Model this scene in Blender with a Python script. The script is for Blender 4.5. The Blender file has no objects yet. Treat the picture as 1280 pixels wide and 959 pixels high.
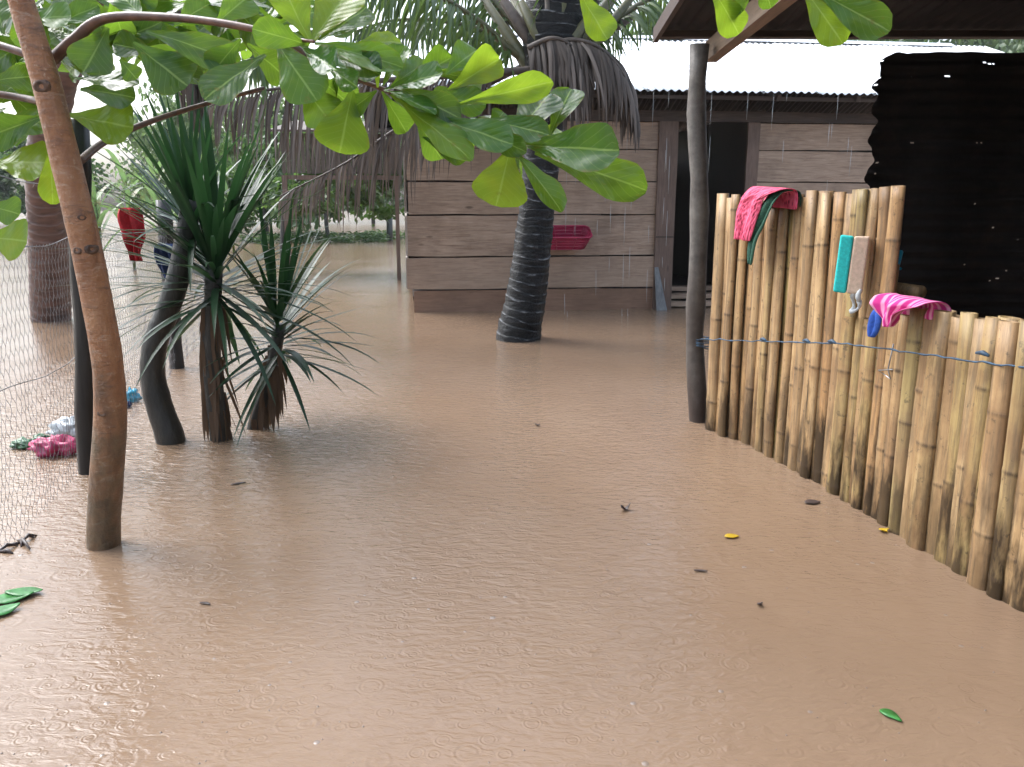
import bpy, math, random
from mathutils import Vector, Matrix, noise
R = random.Random(7)
rad = math.radians
scn = bpy.context.scene
C = scn.collection

# ------------------------------------------------------------------ camera, sky, sun, exposure
F, CX, CY, CAMH, HOR = 1020.0, 640.0, 479.5, 1.40, 255.0
PITCH = math.atan((CY - HOR) / F)
cam = bpy.data.cameras.new('camera'); cam.sensor_width = 36; cam.lens = 36 * F / 1280
cam.clip_end = 2000; cam.clip_start = 0.05
cam_o = bpy.data.objects.new('camera', cam); C.objects.link(cam_o)
cam_o.location = (0, 0, CAMH); cam_o.rotation_euler = (math.pi / 2 - PITCH, 0, 0)
scn.camera = cam_o

world = bpy.data.worlds.new('World'); scn.world = world; world.use_nodes = True
wn = world.node_tree.nodes; wl = world.node_tree.links
SUN_EL, SUN_ROT = rad(52), rad(-62)
sky = wn.new('ShaderNodeTexSky'); sky.sky_type = 'NISHITA'; sky.sun_disc = False
sky.sun_elevation = SUN_EL; sky.sun_rotation = SUN_ROT; sky.dust_density = 6; sky.air_density = 1.6; sky.ozone_density = 1
hsv = wn.new('ShaderNodeHueSaturation'); hsv.inputs['Saturation'].default_value = 0.5     # overcast: grey cloud light
bg = wn['Background']; bg.inputs['Strength'].default_value = 0.15
wl.new(sky.outputs[0], hsv.inputs['Color']); tint = wn.new('ShaderNodeMix'); tint.data_type = 'RGBA'; tint.blend_type = 'MULTIPLY'; tint.inputs[0].default_value = 1
tint.inputs[7].default_value = (.92, .985, 1.09, 1)                                        # cool rain cloud
wl.new(hsv.outputs[0], tint.inputs[6]); wl.new(tint.outputs[2], bg.inputs['Color'])
sun = bpy.data.lights.new('sun', 'SUN'); sun.energy = 0.65; sun.angle = rad(50); sun.color = (1, 0.99, 0.975)
sun_o = bpy.data.objects.new('sun', sun); C.objects.link(sun_o); sun_o.location = (-12, 8, 30)
# sky rotation is measured from +Y clockwise; lamp points away from that direction
sd = Vector((math.sin(SUN_ROT) * math.cos(SUN_EL), math.cos(SUN_ROT) * math.cos(SUN_EL), math.sin(SUN_EL)))
sun_o.rotation_euler = (-sd).to_track_quat('-Z', 'Y').to_euler()
scn.view_settings.view_transform = 'Standard'; scn.view_settings.look = 'None'
scn.view_settings.gamma = 1; scn.view_settings.exposure = 1.7
scn.view_settings.use_curve_mapping = False
scn.render.engine = 'CYCLES'

# ------------------------------------------------------------------ pixel helpers (a pixel gives a direction)
cp, sp = math.cos(PITCH), math.sin(PITCH)
CAM = Vector((0, 0, CAMH))
def ray(x, y):
    u, v = (x - CX) / F, (CY - y) / F
    return Vector((u, cp + v * sp, -sp + v * cp))
def at(x, y, Y):
    d = ray(x, y); return CAM + d * (Y / d.y)
def ground(x, y, z=0.0):
    d = ray(x, y); return CAM + d * ((z - CAMH) / d.z)
def on_plane(x, y, p, n):
    d = ray(x, y); return CAM + d * ((p - CAM).dot(n) / d.dot(n))
def mpp(Y): return Y / F            # metres per pixel

# ------------------------------------------------------------------ mesh helpers
W = {}
class MB:
    def __init__(s): s.v = []; s.f = []; s.a = []; s.uv = None
    def add(s, vs, fs, a=0.0):
        o = len(s.v); s.v += [Vector(q) for q in vs]; s.f += [tuple(i + o for i in f) for f in fs]
        s.a += (a if isinstance(a, list) else [a] * len(vs))
    def box(s, c, d, M=None):
        x, y, z = d[0] / 2, d[1] / 2, d[2] / 2
        vs = [Vector((sx * x, sy * y, sz * z)) for sx in (-1, 1) for sy in (-1, 1) for sz in (-1, 1)]
        if M: vs = [M @ q for q in vs]
        s.add([q + Vector(c) for q in vs], [(0, 1, 3, 2), (4, 6, 7, 5), (0, 4, 5, 1), (2, 3, 7, 6), (0, 2, 6, 4), (1, 5, 7, 3)])
    def tube(s, pts, rs, n=8, a=None, cap=True):
        pts = [Vector(p) for p in pts]
        if not isinstance(rs, (list, tuple)): rs = [rs] * len(pts)
        t0 = (pts[1] - pts[0]).normalized()
        up = Vector((1, 0, 0)) if abs(t0.x) < .8 else Vector((0, 1, 0))
        nx = (up - t0 * up.dot(t0)).normalized()
        vs = []; aa = []
        for i, p in enumerate(pts):
            t = (pts[min(i + 1, len(pts) - 1)] - pts[max(i - 1, 0)])
            t = t.normalized() if t.length > 1e-9 else t0
            nx = (nx - t * nx.dot(t)).normalized(); ny = t.cross(nx)
            for k in range(n):
                th = 2 * math.pi * k / n
                vs.append(p + (nx * math.cos(th) + ny * math.sin(th)) * rs[i])
                aa.append(a[i] if a else 0.0)
        fs = [(i * n + k, i * n + (k + 1) % n, (i + 1) * n + (k + 1) % n, (i + 1) * n + k) for i in range(len(pts) - 1) for k in range(n)]
        if cap: fs += [tuple(range(n))[::-1], tuple(range((len(pts) - 1) * n, len(pts) * n))]
        s.add(vs, fs, aa)
    def strip(s, pts, ws, nrm, fold=0.0):
        """leaf blade along pts: centre line plus two edges lifted by fold"""
        vs = []; n = len(pts)
        for i, p in enumerate(pts):
            t = (pts[min(i + 1, n - 1)] - pts[max(i - 1, 0)]).normalized()
            b = t.cross(nrm); b = b.normalized() if b.length > 1e-6 else Vector((1, 0, 0))
            m = b.cross(t).normalized()
            w = ws[i] / 2
            vs += [p - b * w + m * (fold * w), p, p + b * w + m * (fold * w)]
        fs = []
        for i in range(n - 1):
            q = i * 3; fs += [(q, q + 1, q + 4, q + 3), (q + 1, q + 2, q + 5, q + 4)]
        s.add(vs, fs)
    def mesh(s, name, mat=None, smooth=True, origin=None):
        me = bpy.data.meshes.new(name)
        o = origin or Vector((0, 0, 0))
        me.from_pydata([tuple(q - o) for q in s.v], [], s.f)
        if any(s.a):
            at_ = me.attributes.new('mark', 'FLOAT', 'POINT'); at_.data.foreach_set('value', s.a)
        if mat: me.materials.append(mat)
        if smooth: me.polygons.foreach_set('use_smooth', [True] * len(me.polygons))
        me.update(); return me
    def build(s, name, mat, parent=None, smooth=True, recentre=True):
        """vertices are world space (or the parent's space for the house)"""
        if recentre:
            xs = [q.x for q in s.v]; ys = [q.y for q in s.v]; zs = [q.z for q in s.v]
            o = Vector(((min(xs) + max(xs)) / 2, (min(ys) + max(ys)) / 2, min(zs)))
        else: o = Vector((0, 0, 0))
        return link(name, s.mesh(name, mat, smooth, o), Matrix.Translation(o), parent)
def link(name, data, M, parent=None, local=False):
    o = bpy.data.objects.new(name, data); C.objects.link(o)
    W[o.name] = M
    if parent is not None:
        o.parent = parent
        o.matrix_basis = M if local else W[parent.name].inverted() @ M
        if local: W[o.name] = W[parent.name] @ M
    else: o.matrix_basis = M
    return o
def tag(o, label=None, cat=None, group=None, kind=None):
    if label: o['label'] = label
    if cat: o['category'] = cat
    if group: o['group'] = group
    if kind: o['kind'] = kind
    return o
def thing(name, loc, label, cat, group=None, rz=0):
    o = link(name, None, Matrix.Translation(Vector(loc)) @ Matrix.Rotation(rz, 4, 'Z'))
    o.empty_display_size = .2
    return tag(o, label, cat, group)
def rnd(a, b): return R.uniform(a, b)
def rvec(s=1): return Vector((rnd(-s, s), rnd(-s, s), rnd(-s, s)))
def smooth_path(pts, n=6):
    """Catmull-Rom through control points; points are Vectors of any size"""
    out = []
    P = [pts[0] + (pts[0] - pts[1])] + list(pts) + [pts[-1] + (pts[-1] - pts[-2])]
    for i in range(1, len(P) - 2):
        for k in range(n):
            t = k / n; a, b, c, d = P[i - 1], P[i], P[i + 1], P[i + 2]
            out.append(0.5 * ((2 * b) + (c - a) * t + (2 * a - 5 * b + 4 * c - d) * t * t + (3 * b - a - 3 * c + d) * t ** 3))
    out.append(pts[-1]); return out

# ------------------------------------------------------------------ material helpers
class NT:
    def __init__(s, name):
        s.m = bpy.data.materials.new(name); s.m.use_nodes = True
        s.n = s.m.node_tree.nodes; s.l = s.m.node_tree.links
        s.b = s.n['Principled BSDF']; s.out = s.n['Material Output']
    def node(s, t, ins={}, **kw):
        q = s.n.new('ShaderNode' + t)
        for k, v in kw.items(): setattr(q, k, v)
        for k, v in ins.items(): s.put(q.inputs[k], v)
        return q
    def put(s, sock, v):
        if isinstance(v, bpy.types.NodeSocket): s.l.new(v, sock)
        elif isinstance(v, bpy.types.Node): s.l.new(v.outputs[0], sock)
        else:
            if hasattr(sock, 'default_value') and isinstance(v, (tuple, list)) and len(v) == 3 and len(sock.default_value) == 4: v = (*v, 1)
            sock.default_value = v
    def coord(s, kind='Object', scale=(1, 1, 1), rot=(0, 0, 0)):
        t = s.node('TexCoord'); m = s.node('Mapping', {'Vector': t.outputs[kind], 'Scale': scale, 'Rotation': rot}); return m.outputs[0]
    def noise(s, vec, scale, detail=4, rough=.55, dist=0):
        return s.node('TexNoise', {'Vector': vec, 'Scale': scale, 'Detail': detail, 'Roughness': rough, 'Distortion': dist}).outputs[0]
    def ramp(s, fac, stops):
        q = s.node('ValToRGB', {'Fac': fac}); e = q.color_ramp.elements
        while len(e) < len(stops): e.new(.5)
        for i, (p, c) in enumerate(stops):
            e[i].position = p; e[i].color = (*c, 1) if not isinstance(c, (int, float)) else (c, c, c, 1)
        return q.outputs[0]
    def mix(s, f, a, b, mode='MIX'):
        q = s.n.new('ShaderNodeMix'); q.data_type = 'RGBA'; q.blend_type = mode
        s.put(q.inputs[0], f); s.put(q.inputs[6], a); s.put(q.inputs[7], b); return q.outputs[2]
    def math(s, op, a, b=0, c=0, clamp=False):
        q = s.n.new('ShaderNodeMath'); q.operation = op; q.use_clamp = clamp
        s.put(q.inputs[0], a); s.put(q.inputs[1], b)
        if op in ('MULTIPLY_ADD', 'SMOOTH_MIN', 'COMPARE'): s.put(q.inputs[2], c)
        return q.outputs[0]
    def rand(s): return s.node('ObjectInfo').outputs['Random']
    def bump(s, h, strength=.3, dist=.01, nrm=None):
        q = s.node('Bump', {'Height': h, 'Strength': strength, 'Distance': dist})
        if nrm is not None: s.l.new(nrm, q.inputs['Normal'])
        return q.outputs[0]
    def set(s, **kw):
        names = dict(col='Base Color', rough='Roughness', metal='Metallic', normal='Normal', spec='Specular IOR Level', ior='IOR', alpha='Alpha', coat='Coat Weight', coatr='Coat Roughness', trans='Transmission Weight')
        for k, v in kw.items(): s.put(s.b.inputs[names[k]], v)
        return s.m
    def translucent(s, col, fac):
        t = s.node('BsdfTranslucent', {'Color': col}); mx = s.n.new('ShaderNodeMixShader')
        s.put(mx.inputs[0], fac); s.l.new(s.b.outputs[0], mx.inputs[1]); s.l.new(t.outputs[0], mx.inputs[2])
        s.l.new(mx.outputs[0], s.out.inputs[0]); return s.m

def wood(name, c0, c1, c2, axis='x', rough=.6, spec=.35):
    t = NT(name)
    sc = {'x': (1.2, 14, 14), 'z': (14, 14, 1.2), 'y': (14, 1.2, 14)}[axis]
    off = t.node('VectorMath', {0: t.coord('Object'), 1: t.node('CombineXYZ', {0: t.math('MULTIPLY', t.rand(), 37), 1: t.math('MULTIPLY', t.rand(), 11), 2: t.math('MULTIPLY', t.rand(), 23)})}, operation='ADD').outputs[0]
    v = t.node('Mapping', {'Vector': off, 'Scale': sc}).outputs[0]
    g = t.noise(v, 3.0, 7, .65, .6)
    blot = t.noise(off, 1.6, 5, .6)
    col = t.ramp(g, [(.25, c0), (.5, c1), (.78, c2)])
    col = t.mix(t.math('MULTIPLY', t.ramp(blot, [(.45, 0), (.7, 1)]), .55), col, t.mix(.5, c0, (.05, .04, .035)))
    knots = t.node('TexVoronoi', {'Vector': t.node('Mapping', {'Vector': off, 'Scale': {'x': (1.3, 4, 4), 'z': (4, 4, 1.3), 'y': (4, 1.3, 4)}[axis]}).outputs[0], 'Scale': 1.0}).outputs['Distance']
    col = t.mix(t.ramp(knots, [(.04, .75), (.09, 0)]), col, (.04, .025, .018))
    col = t.mix(t.math('MULTIPLY', t.rand(), .35), col, t.mix(.6, c0, c1))
    return t.set(col=col, rough=t.math('MULTIPLY_ADD', g, .3, rough - .15), spec=spec, normal=t.bump(g, .45, .006))

M = {}
def materials():
    M['plank'] = wood('weathered_plank', (.20, .133, .093), (.35, .252, .188), (.48, .365, .28), 'x', .5)
    M['plank_wet'] = wood('wet_red_plank', (.14, .082, .055), (.23, .138, .095), (.30, .19, .135), 'x', .4)
    M['plank_lit_side'] = wood('lit_side_plank', (.30, .27, .24), (.42, .38, .34), (.52, .48, .43), 'y', .6)
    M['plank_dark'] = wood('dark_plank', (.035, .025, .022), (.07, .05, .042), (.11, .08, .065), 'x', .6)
    M['frame_wood'] = wood('frame_wood', (.09, .06, .045), (.15, .10, .08), (.21, .15, .12), 'z', .55)
    M['rafter'] = wood('rafter_wood', (.13, .09, .06), (.24, .17, .12), (.33, .25, .18), 'y', .55)
    M['grey_board'] = wood('grey_board', (.08, .085, .09), (.15, .155, .16), (.22, .225, .23), 'z', .45)
    M['black_wood'] = wood('wet_black_wood', (.006, .006, .007), (.014, .013, .013), (.03, .028, .026), 'z', .35, .4)
    M['thatch'] = wood('dry_thatch', (.055, .045, .038), (.12, .10, .085), (.20, .17, .145), 'z', .8)

    t = NT('grey_post')                                        # round post, grey bark with worn dark patches
    v = t.coord('Object'); n = t.noise(v, 9, 6, .7); n2 = t.noise(t.coord('Object', (1, 1, .35)), 5, 5, .6)
    col = t.ramp(n, [(.3, (.05, .042, .038)), (.5, (.10, .088, .078)), (.75, (.165, .15, .135))])
    z = t.node('SeparateXYZ', {0: v}).outputs[2]
    wet = t.math('ADD', t.math('MULTIPLY', t.math('SUBTRACT', 1.5, z), 1.1), t.math('MULTIPLY', t.math('SUBTRACT', n2, .5), 2.6), clamp=True)
    col = t.mix(t.math('MULTIPLY', wet, .85), col, (.035, .02, .015))
    M['grey_post'] = t.set(col=col, rough=.6, normal=t.bump(n, .6, .01))

    t = NT('smooth_bark')                                      # the almond tree's peeling orange bark
    v = t.coord('Object'); n = t.noise(t.coord('Object', (1, 1, .3)), 14, 6, .65, .4); n2 = t.noise(v, 4, 5, .6); n3 = t.noise(v, 60, 3)
    col = t.ramp(n, [(.25, (.13, .052, .024)), (.5, (.27, .122, .055)), (.75, (.38, .205, .105))])
    col = t.mix(t.ramp(n2, [(.50, 0), (.68, .6)]), col, (.14, .075, .045))
    n4 = t.noise(t.coord('Object', (1, 1, 3.2)), 7, 6, .7, .5)
    col = t.mix(t.ramp(n4, [(.55, 0), (.66, .65)]), col, (.09, .05, .035))
    col = t.mix(t.ramp(n4, [(.30, .6), (.42, 0)]), col, (.40, .30, .22))
    col = t.mix(t.ramp(n3, [(.62, 0), (.75, .6)]), col, (.45, .33, .22))
    z = t.node('SeparateXYZ', {0: v}).outputs[2]
    alg = t.math('ADD', t.math('MULTIPLY', t.math('SUBTRACT', 1.2, z), 1.5), t.math('MULTIPLY', t.math('SUBTRACT', n2, .5), 3.6), clamp=True)
    col = t.mix(t.math('MULTIPLY', alg, .8), col, t.ramp(n, [(.3, (.035, .03, .018)), (.7, (.10, .085, .05))]))
    M['bark'] = t.set(col=col, rough=t.ramp(n, [(.3, .3), (.7, .55)]), spec=.5, normal=t.bump(t.math('ADD', t.math('ADD', n, t.math('MULTIPLY', n4, .8)), t.math('MULTIPLY', n3, .35)), .8, .012))

    t = NT('twig_bark'); n = t.noise(t.coord('Object'), 25, 5)
    M['twig'] = t.set(col=t.ramp(n, [(.3, (.05, .025, .018)), (.7, (.15, .075, .05))]), rough=.4, normal=t.bump(n, .4, .005))
    t = NT('knot_scar'); n = t.noise(t.coord('Object'), 40, 5)
    M['knot'] = t.set(col=t.ramp(n, [(.3, (.03, .016, .01)), (.7, (.15, .075, .04))]), rough=.6, normal=t.bump(n, .8, .01))
    t = NT('dark_bark'); n = t.noise(t.coord('Object', (1, 1, .4)), 18, 6, .7)
    M['dark_bark'] = t.set(col=t.ramp(n, [(.3, (.010, .010, .009)), (.6, (.028, .026, .022)), (.8, (.06, .058, .05))]), rough=.4, normal=t.bump(n, .8, .015))

    t = NT('palm_bark')                                        # wet ringed coconut trunk
    v = t.coord('Object'); n = t.noise(t.coord('Object', (.6, .6, 2)), 9, 7, .7); n2 = t.noise(v, 30, 5)
    col = t.ramp(n, [(.3, (.004, .005, .006)), (.55, (.009, .0095, .011)), (.8, (.028, .029, .032))])
    mk = t.node('Attribute', attribute_name='mark').outputs['Fac']
    col = t.mix(t.math('MULTIPLY', mk, t.ramp(n, [(.5, 0), (.62, .95)])), col, (.20, .205, .215))  # ring scars, brightened in the colour as painted wet glints
    M['palm_bark'] = t.set(col=col, rough=t.ramp(n, [(.3, .25), (.7, .6)]), spec=.25, normal=t.bump(t.math('ADD', n, t.math('MULTIPLY', n2, .4)), 1.0, .02))
    t = NT('red_palm_bark'); n = t.noise(t.coord('Object', (.5, .5, 2)), 10, 6)
    mk = t.node('Attribute', attribute_name='mark').outputs['Fac']
    col = t.ramp(n, [(.3, (.05, .028, .024)), (.7, (.14, .075, .06))])
    M['red_palm_bark'] = t.set(col=t.mix(t.math('MULTIPLY', mk, .5), col, (.16, .12, .11)), rough=.5, normal=t.bump(n, .8, .015))

    t = NT('bamboo_culm')
    rn = t.rand(); off = t.node('VectorMath', {0: t.coord('Object'), 1: t.node('CombineXYZ', {0: t.math('MULTIPLY', rn, 19), 1: 0, 2: t.math('MULTIPLY', rn, 53)})}, operation='ADD').outputs[0]
    n = t.noise(t.node('Mapping', {'Vector': off, 'Scale': (30, 30, 1.0)}).outputs[0], 1.3, 6, .6); n2 = t.noise(off, 3.2, 5, .65); n3 = t.noise(off, 26, 4, .7)
    tan = t.ramp(n, [(.25, (.28, .165, .075)), (.5, (.43, .275, .132)), (.78, (.52, .365, .20))])
    grn = t.ramp(n, [(.25, (.22, .165, .05)), (.6, (.36, .28, .10)), (.85, (.45, .36, .16))])
    brn = t.ramp(n, [(.25, (.24, .12, .05)), (.6, (.42, .235, .10)), (.85, (.52, .32, .155))])
    col = t.mix(t.ramp(rn, [(.62, 0), (.80, .35), (.93, .75)]), t.mix(t.ramp(rn, [(.08, .8), (.3, 0)]), tan, brn), grn)
    col = t.mix(t.ramp(n2, [(.44, 0), (.60, .8)]), col, t.mix(.5, brn, (.13, .08, .045)))
    n5 = t.noise(t.node('Mapping', {'Vector': off, 'Scale': (40, 40, 3)}).outputs[0], 1.0, 6, .7)
    col = t.mix(t.ramp(n5, [(.47, 0), (.60, .62)]), col, (.11, .075, .045))
    col = t.mix(t.math('MULTIPLY', t.math('FRACT', t.math('MULTIPLY', rn, 7.3)), .3), col, (.15, .11, .07))
    col = t.mix(t.ramp(n3, [(.60, 0), (.68, .6)]), col, (.06, .045, .03))
    pz = t.node('SeparateXYZ', {0: t.node('NewGeometry').outputs['Position']}).outputs[2]
    n4 = t.noise(t.node('Mapping', {'Vector': off, 'Scale': (9, 9, 2.2)}).outputs[0], 1.0, 5, .65)
    st = t.math('ADD', t.math('MULTIPLY', t.math('SUBTRACT', .40, pz), 3.4), t.math('MULTIPLY', t.math('SUBTRACT', n4, .52), 6.5), clamp=True)
    st = t.math('MULTIPLY', st, t.ramp(t.math('FRACT', t.math('MULTIPLY', rn, 3.7)), [(.1, 1.0), (.85, .45)]))
    col = t.mix(t.math('MULTIPLY', st, .97), col, (.026, .015, .006))
    mk = t.node('Attribute', attribute_name='mark').outputs['Fac']
    col = t.mix(t.math('MULTIPLY', t.ramp(mk, [(.35, 0), (.9, .9)]), t.ramp(n5, [(.35, .15), (.6, 1)])), col, (.055, .035, .022))
    M['bamboo'] = t.set(col=col, rough=t.math('MULTIPLY_ADD', n2, .3, .35), spec=.3, normal=t.bump(t.math('ADD', n, t.math('MULTIPLY', n3, .5)), .25, .004))
    t = NT('bamboo_inside'); n = t.noise(t.coord('Object'), 30, 4)
    M['bamboo_in'] = t.set(col=t.ramp(n, [(.3, (.12, .08, .045)), (.7, (.35, .26, .16))]), rough=.7)

    def leafmat(name, stops, tr, fac, rough=.16, vein=(.30, .42, .12)):
        t = NT(name); rn = t.rand()
        uv = t.node('UVMap').outputs[0]; s = t.node('SeparateXYZ', {0: uv})
        u, v = s.outputs[0], t.math('ABSOLUTE', t.math('SUBTRACT', s.outputs[1], .5))
        n = t.noise(t.coord('Object'), 2.2, 5, .6)
        base = t.ramp(t.math('ADD', t.math('MULTIPLY', rn, .8), t.math('MULTIPLY', t.math('SUBTRACT', n, .5), .7)), stops)
        mid = t.ramp(v, [(.012, 1), (.03, 0)])
        side = t.math('FRACT', t.math('MULTIPLY', t.math('SUBTRACT', u, t.math('MULTIPLY', v, .55)), 9.0))
        side = t.math('ABSOLUTE', t.math('SUBTRACT', side, .5))
        sv = t.ramp(side, [(0.0, 1), (.07, 0)])
        vm = t.math('MAXIMUM', mid, t.math('MULTIPLY', sv, .45))
        col = t.mix(t.math('MULTIPLY', vm, .6), base, vein)
        spots = t.noise(t.coord('Object'), 7, 4, .6)
        col = t.mix(t.ramp(spots, [(.64, 0), (.70, .75)]), col, (.10, .06, .02))
        col = t.mix(t.math('MULTIPLY', t.ramp(v, [(.43, 0), (.5, .9)]), t.ramp(spots, [(.48, 0), (.58, 1)])), col, (.13, .075, .02))
        bl = t.bump(t.math('ADD', t.math('MULTIPLY', side, 1.2), t.math('MULTIPLY', n, 1.6)), .10, .01)
        t.set(col=col, rough=rough, spec=.32, normal=bl)
        return t.translucent(t.mix(t.math('MULTIPLY', vm, .5), t.mix(.65, base, tr), t.mix(.5, vein, tr)), fac)
    M['leaf'] = leafmat('almond_leaf', [(.12, (.010, .042, .016)), (.45, (.022, .085, .018)), (.75, (.05, .125, .016)), (.95, (.11, .17, .02))], (.32, .54, .035), .42)
    M['leaf_yellow'] = leafmat('almond_leaf_yellow', [(.1, (.05, .14, .016)), (.6, (.085, .18, .018)), (.95, (.18, .21, .022))], (.42, .60, .035), .52)
    M['leaf_far'] = leafmat('plant_leaf_pale', [(.1, (.05, .11, .045)), (.6, (.09, .16, .06)), (.9, (.14, .21, .08))], (.22, .38, .14), .4, .35)

    def foliage(name, stops, tr, fac=.35, rough=.4):
        t = NT(name); n = t.noise(t.coord('Object'), .9, 4, .6); isl = t.node('NewGeometry').outputs['Random Per Island']
        base = t.ramp(t.math('ADD', t.math('MULTIPLY', isl, .6), t.math('MULTIPLY', n, .4)), stops)
        t.set(col=base, rough=rough, spec=.3); return t.translucent(t.mix(.6, base, tr), fac)
    M['fol'] = foliage('tree_foliage', [(.2, (.022, .05, .02)), (.5, (.045, .09, .03)), (.8, (.085, .13, .04))], (.16, .30, .06))
    M['fol_hazed'] = foliage('hazed_tree_foliage', [(.2, (.05, .085, .04)), (.5, (.085, .13, .055)), (.8, (.13, .18, .075))], (.25, .38, .12))  # pale greens carry the fading of rain haze in the colour
    M['yucca'] = foliage('yucca_blade', [(.2, (.004, .016, .009)), (.5, (.009, .032, .014)), (.8, (.02, .058, .02))], (.05, .16, .04), .18, .38)
    M['yucca_dry'] = foliage('dry_blade', [(.2, (.03, .018, .012)), (.5, (.085, .05, .03)), (.8, (.20, .13, .08))], (.22, .14, .08), .2, .7)
    M['frond'] = foliage('palm_leaflet', [(.2, (.025, .05, .02)), (.5, (.05, .09, .03)), (.8, (.085, .12, .04))], (.20, .32, .08), .3, .35)
    M['frond_dead'] = foliage('dead_palm_leaflet', [(.2, (.030, .023, .019)), (.5, (.085, .066, .055)), (.8, (.20, .165, .145))], (.2, .16, .13), .2, .6)
    t = NT('rachis_green'); M['rachis'] = t.set(col=t.ramp(t.noise(t.coord('Object'), 12), [(.3, (.045, .05, .02)), (.7, (.11, .10, .045))]), rough=.45)
    t = NT('rachis_dead'); M['rachis_dead'] = t.set(col=t.ramp(t.noise(t.coord('Object'), 14), [(.3, (.03, .022, .018)), (.7, (.10, .075, .06))]), rough=.6)

    t = NT('zinc_roof')                                        # wet corrugated sheet
    n = t.noise(t.coord('Object'), 1.5, 6, .6); n2 = t.noise(t.coord('Object', (8, 1, 1)), 2, 5)
    M['zinc'] = t.set(col=t.ramp(n, [(.3, (.62, .64, .66)), (.7, (.76, .77, .78))]), metal=.25, rough=t.ramp(n2, [(.3, .3), (.7, .45)]), spec=.6)
    t = NT('rusty_sheet'); n = t.noise(t.coord('Object'), 3, 7, .7)
    M['rust'] = t.set(col=t.ramp(n, [(.3, (.012, .010, .010)), (.55, (.022, .017, .016)), (.8, (.045, .028, .02))]), rough=.75, spec=.2, normal=t.bump(n, .4, .01))
    t = NT('dark_sheet_eave_shade'); n = t.noise(t.coord('Object'), 4, 7, .7)
    M['roof_dark'] = t.set(col=t.ramp(n, [(.3, (.018, .016, .018)), (.55, (.032, .027, .027)), (.8, (.055, .04, .034))]), rough=.7, spec=.25, metal=.1)  # dark shed sheets; on the house it paints the shade under the eave
    t = NT('thin_wire'); M['wire'] = t.set(col=t.ramp(t.noise(t.coord('Object'), 20), [(.3, (.16, .16, .17)), (.7, (.38, .38, .39))]), rough=.4, metal=.6)
    t = NT('blue_cord'); M['cord'] = t.set(col=t.ramp(t.noise(t.coord('Object'), 30), [(.35, (.02, .03, .045)), (.65, (.035, .09, .16))]), rough=.6)

    def plain(name, c, rough=.5, sc=20, var=.35, tr=0, bump=.2):
        t = NT(name); n = t.noise(t.coord('Object'), sc, 5, .6)
        col = t.ramp(n, [(.3, tuple(k * (1 - var) for k in c)), (.7, tuple(min(.9, k * (1 + var * .5)) for k in c))])
        t.set(col=col, rough=rough, normal=t.bump(n, bump, .01))
        if tr: t.translucent(c, tr)
        return t.m
    M['pink_plastic'] = plain('pink_plastic', (.42, .035, .095), .3, 8, .25, .25)
    M['blue_cloth'] = plain('blue_cloth', (.015, .07, .33), .85, 60)
    M['navy_cloth'] = plain('navy_cloth', (.008, .025, .09), .85, 60)
    M['green_cloth'] = plain('green_cloth', (.02, .085, .055), .9, 70, .5)
    M['red_cloth'] = plain('red_cloth', (.42, .012, .022), .85, 60)
    M['turquoise'] = plain('turquoise_scourer', (.02, .52, .50), .8, 90, .25)
    M['beige_sponge'] = plain('beige_sponge', (.60, .45, .34), .9, 70, .2)
    M['white_plastic'] = plain('white_plastic', (.65, .68, .70), .35, 15, .15, .3)
    M['green_plastic'] = plain('green_plastic', (.05, .13, .06), .4, 15, .4)
    M['cyan_plastic'] = plain('cyan_plastic', (.02, .33, .50), .35, 15, .3)
    M['bag_pink'] = plain('pink_bag', (.50, .05, .15), .3, 9, .6, .2)
    M['debris'] = plain('wet_debris', (.05, .032, .028), .45, 30, .5)
    M['float_green'] = plain('floating_green_leaf', (.05, .22, .05), .3, 20, .5, .2)
    M['float_yellow'] = plain('floating_yellow_leaf', (.55, .36, .02), .4, 20, .3, .2)
    t = NT('pink_knit'); v = t.coord('UV', (1, 1, 1)); w = t.node('TexVoronoi', {'Vector': v, 'Scale': 16.0}).outputs['Distance']
    M['pink_knit'] = t.set(col=t.ramp(w, [(.15, (.16, .01, .035)), (.35, (.62, .055, .13)), (.7, (.66, .10, .19))]), rough=.85, normal=t.bump(w, .8, .01))
    t = NT('striped_pink'); u = t.node('SeparateXYZ', {0: t.node('UVMap').outputs[0]})
    n = t.noise(t.coord('Object'), 9, 3)
    sw = t.math('SINE', t.math('MULTIPLY_ADD', u.outputs[0], 52.0, t.math('MULTIPLY', n, 3.0)))
    M['striped'] = t.set(col=t.ramp(t.math('MULTIPLY_ADD', sw, .5, .5), [(.3, (.50, .02, .20)), (.55, (.55, .05, .25)), (.85, (.68, .30, .46))]), rough=.85)

    # ---- flood water: silty, opaque, ruffled by current and rain
    t = NT('flood_water')
    pos = t.node('NewGeometry').outputs['Position']
    def nz(scale, sc, det, rg=.5, dist=0): return t.noise(t.node('Mapping', {'Vector': pos, 'Scale': scale}).outputs[0], sc, det, rg, dist)
    big = nz((1, 1, 1), .55, 3); silt = nz((1, .6, 1), .9, 6, .6)
    py_ = t.math('DIVIDE', t.math('SUBTRACT', t.node('SeparateXYZ', {0: pos}).outputs[1], 5.3), 1.9)
    band = t.math('EXPONENT', t.math('MULTIPLY', t.math('MULTIPLY', py_, py_), -1.0))       # ruffled where the current runs across the yard
    patch = t.math('MULTIPLY', t.ramp(big, [(.34, .30), (.62, 1)]), t.math('MULTIPLY_ADD', band, 1.15, .42))
    wav = t.math('MULTIPLY', nz((.8, 1.7, 1), 15, 3, .55, .9), patch)
    fine = t.math('MULTIPLY', nz((.7, 1.4, 1), 30, 3, .6, .4), t.math('MULTIPLY_ADD', patch, .6, .3))
    swell = nz((.5, 1, 1), 2.2, 2)
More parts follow.
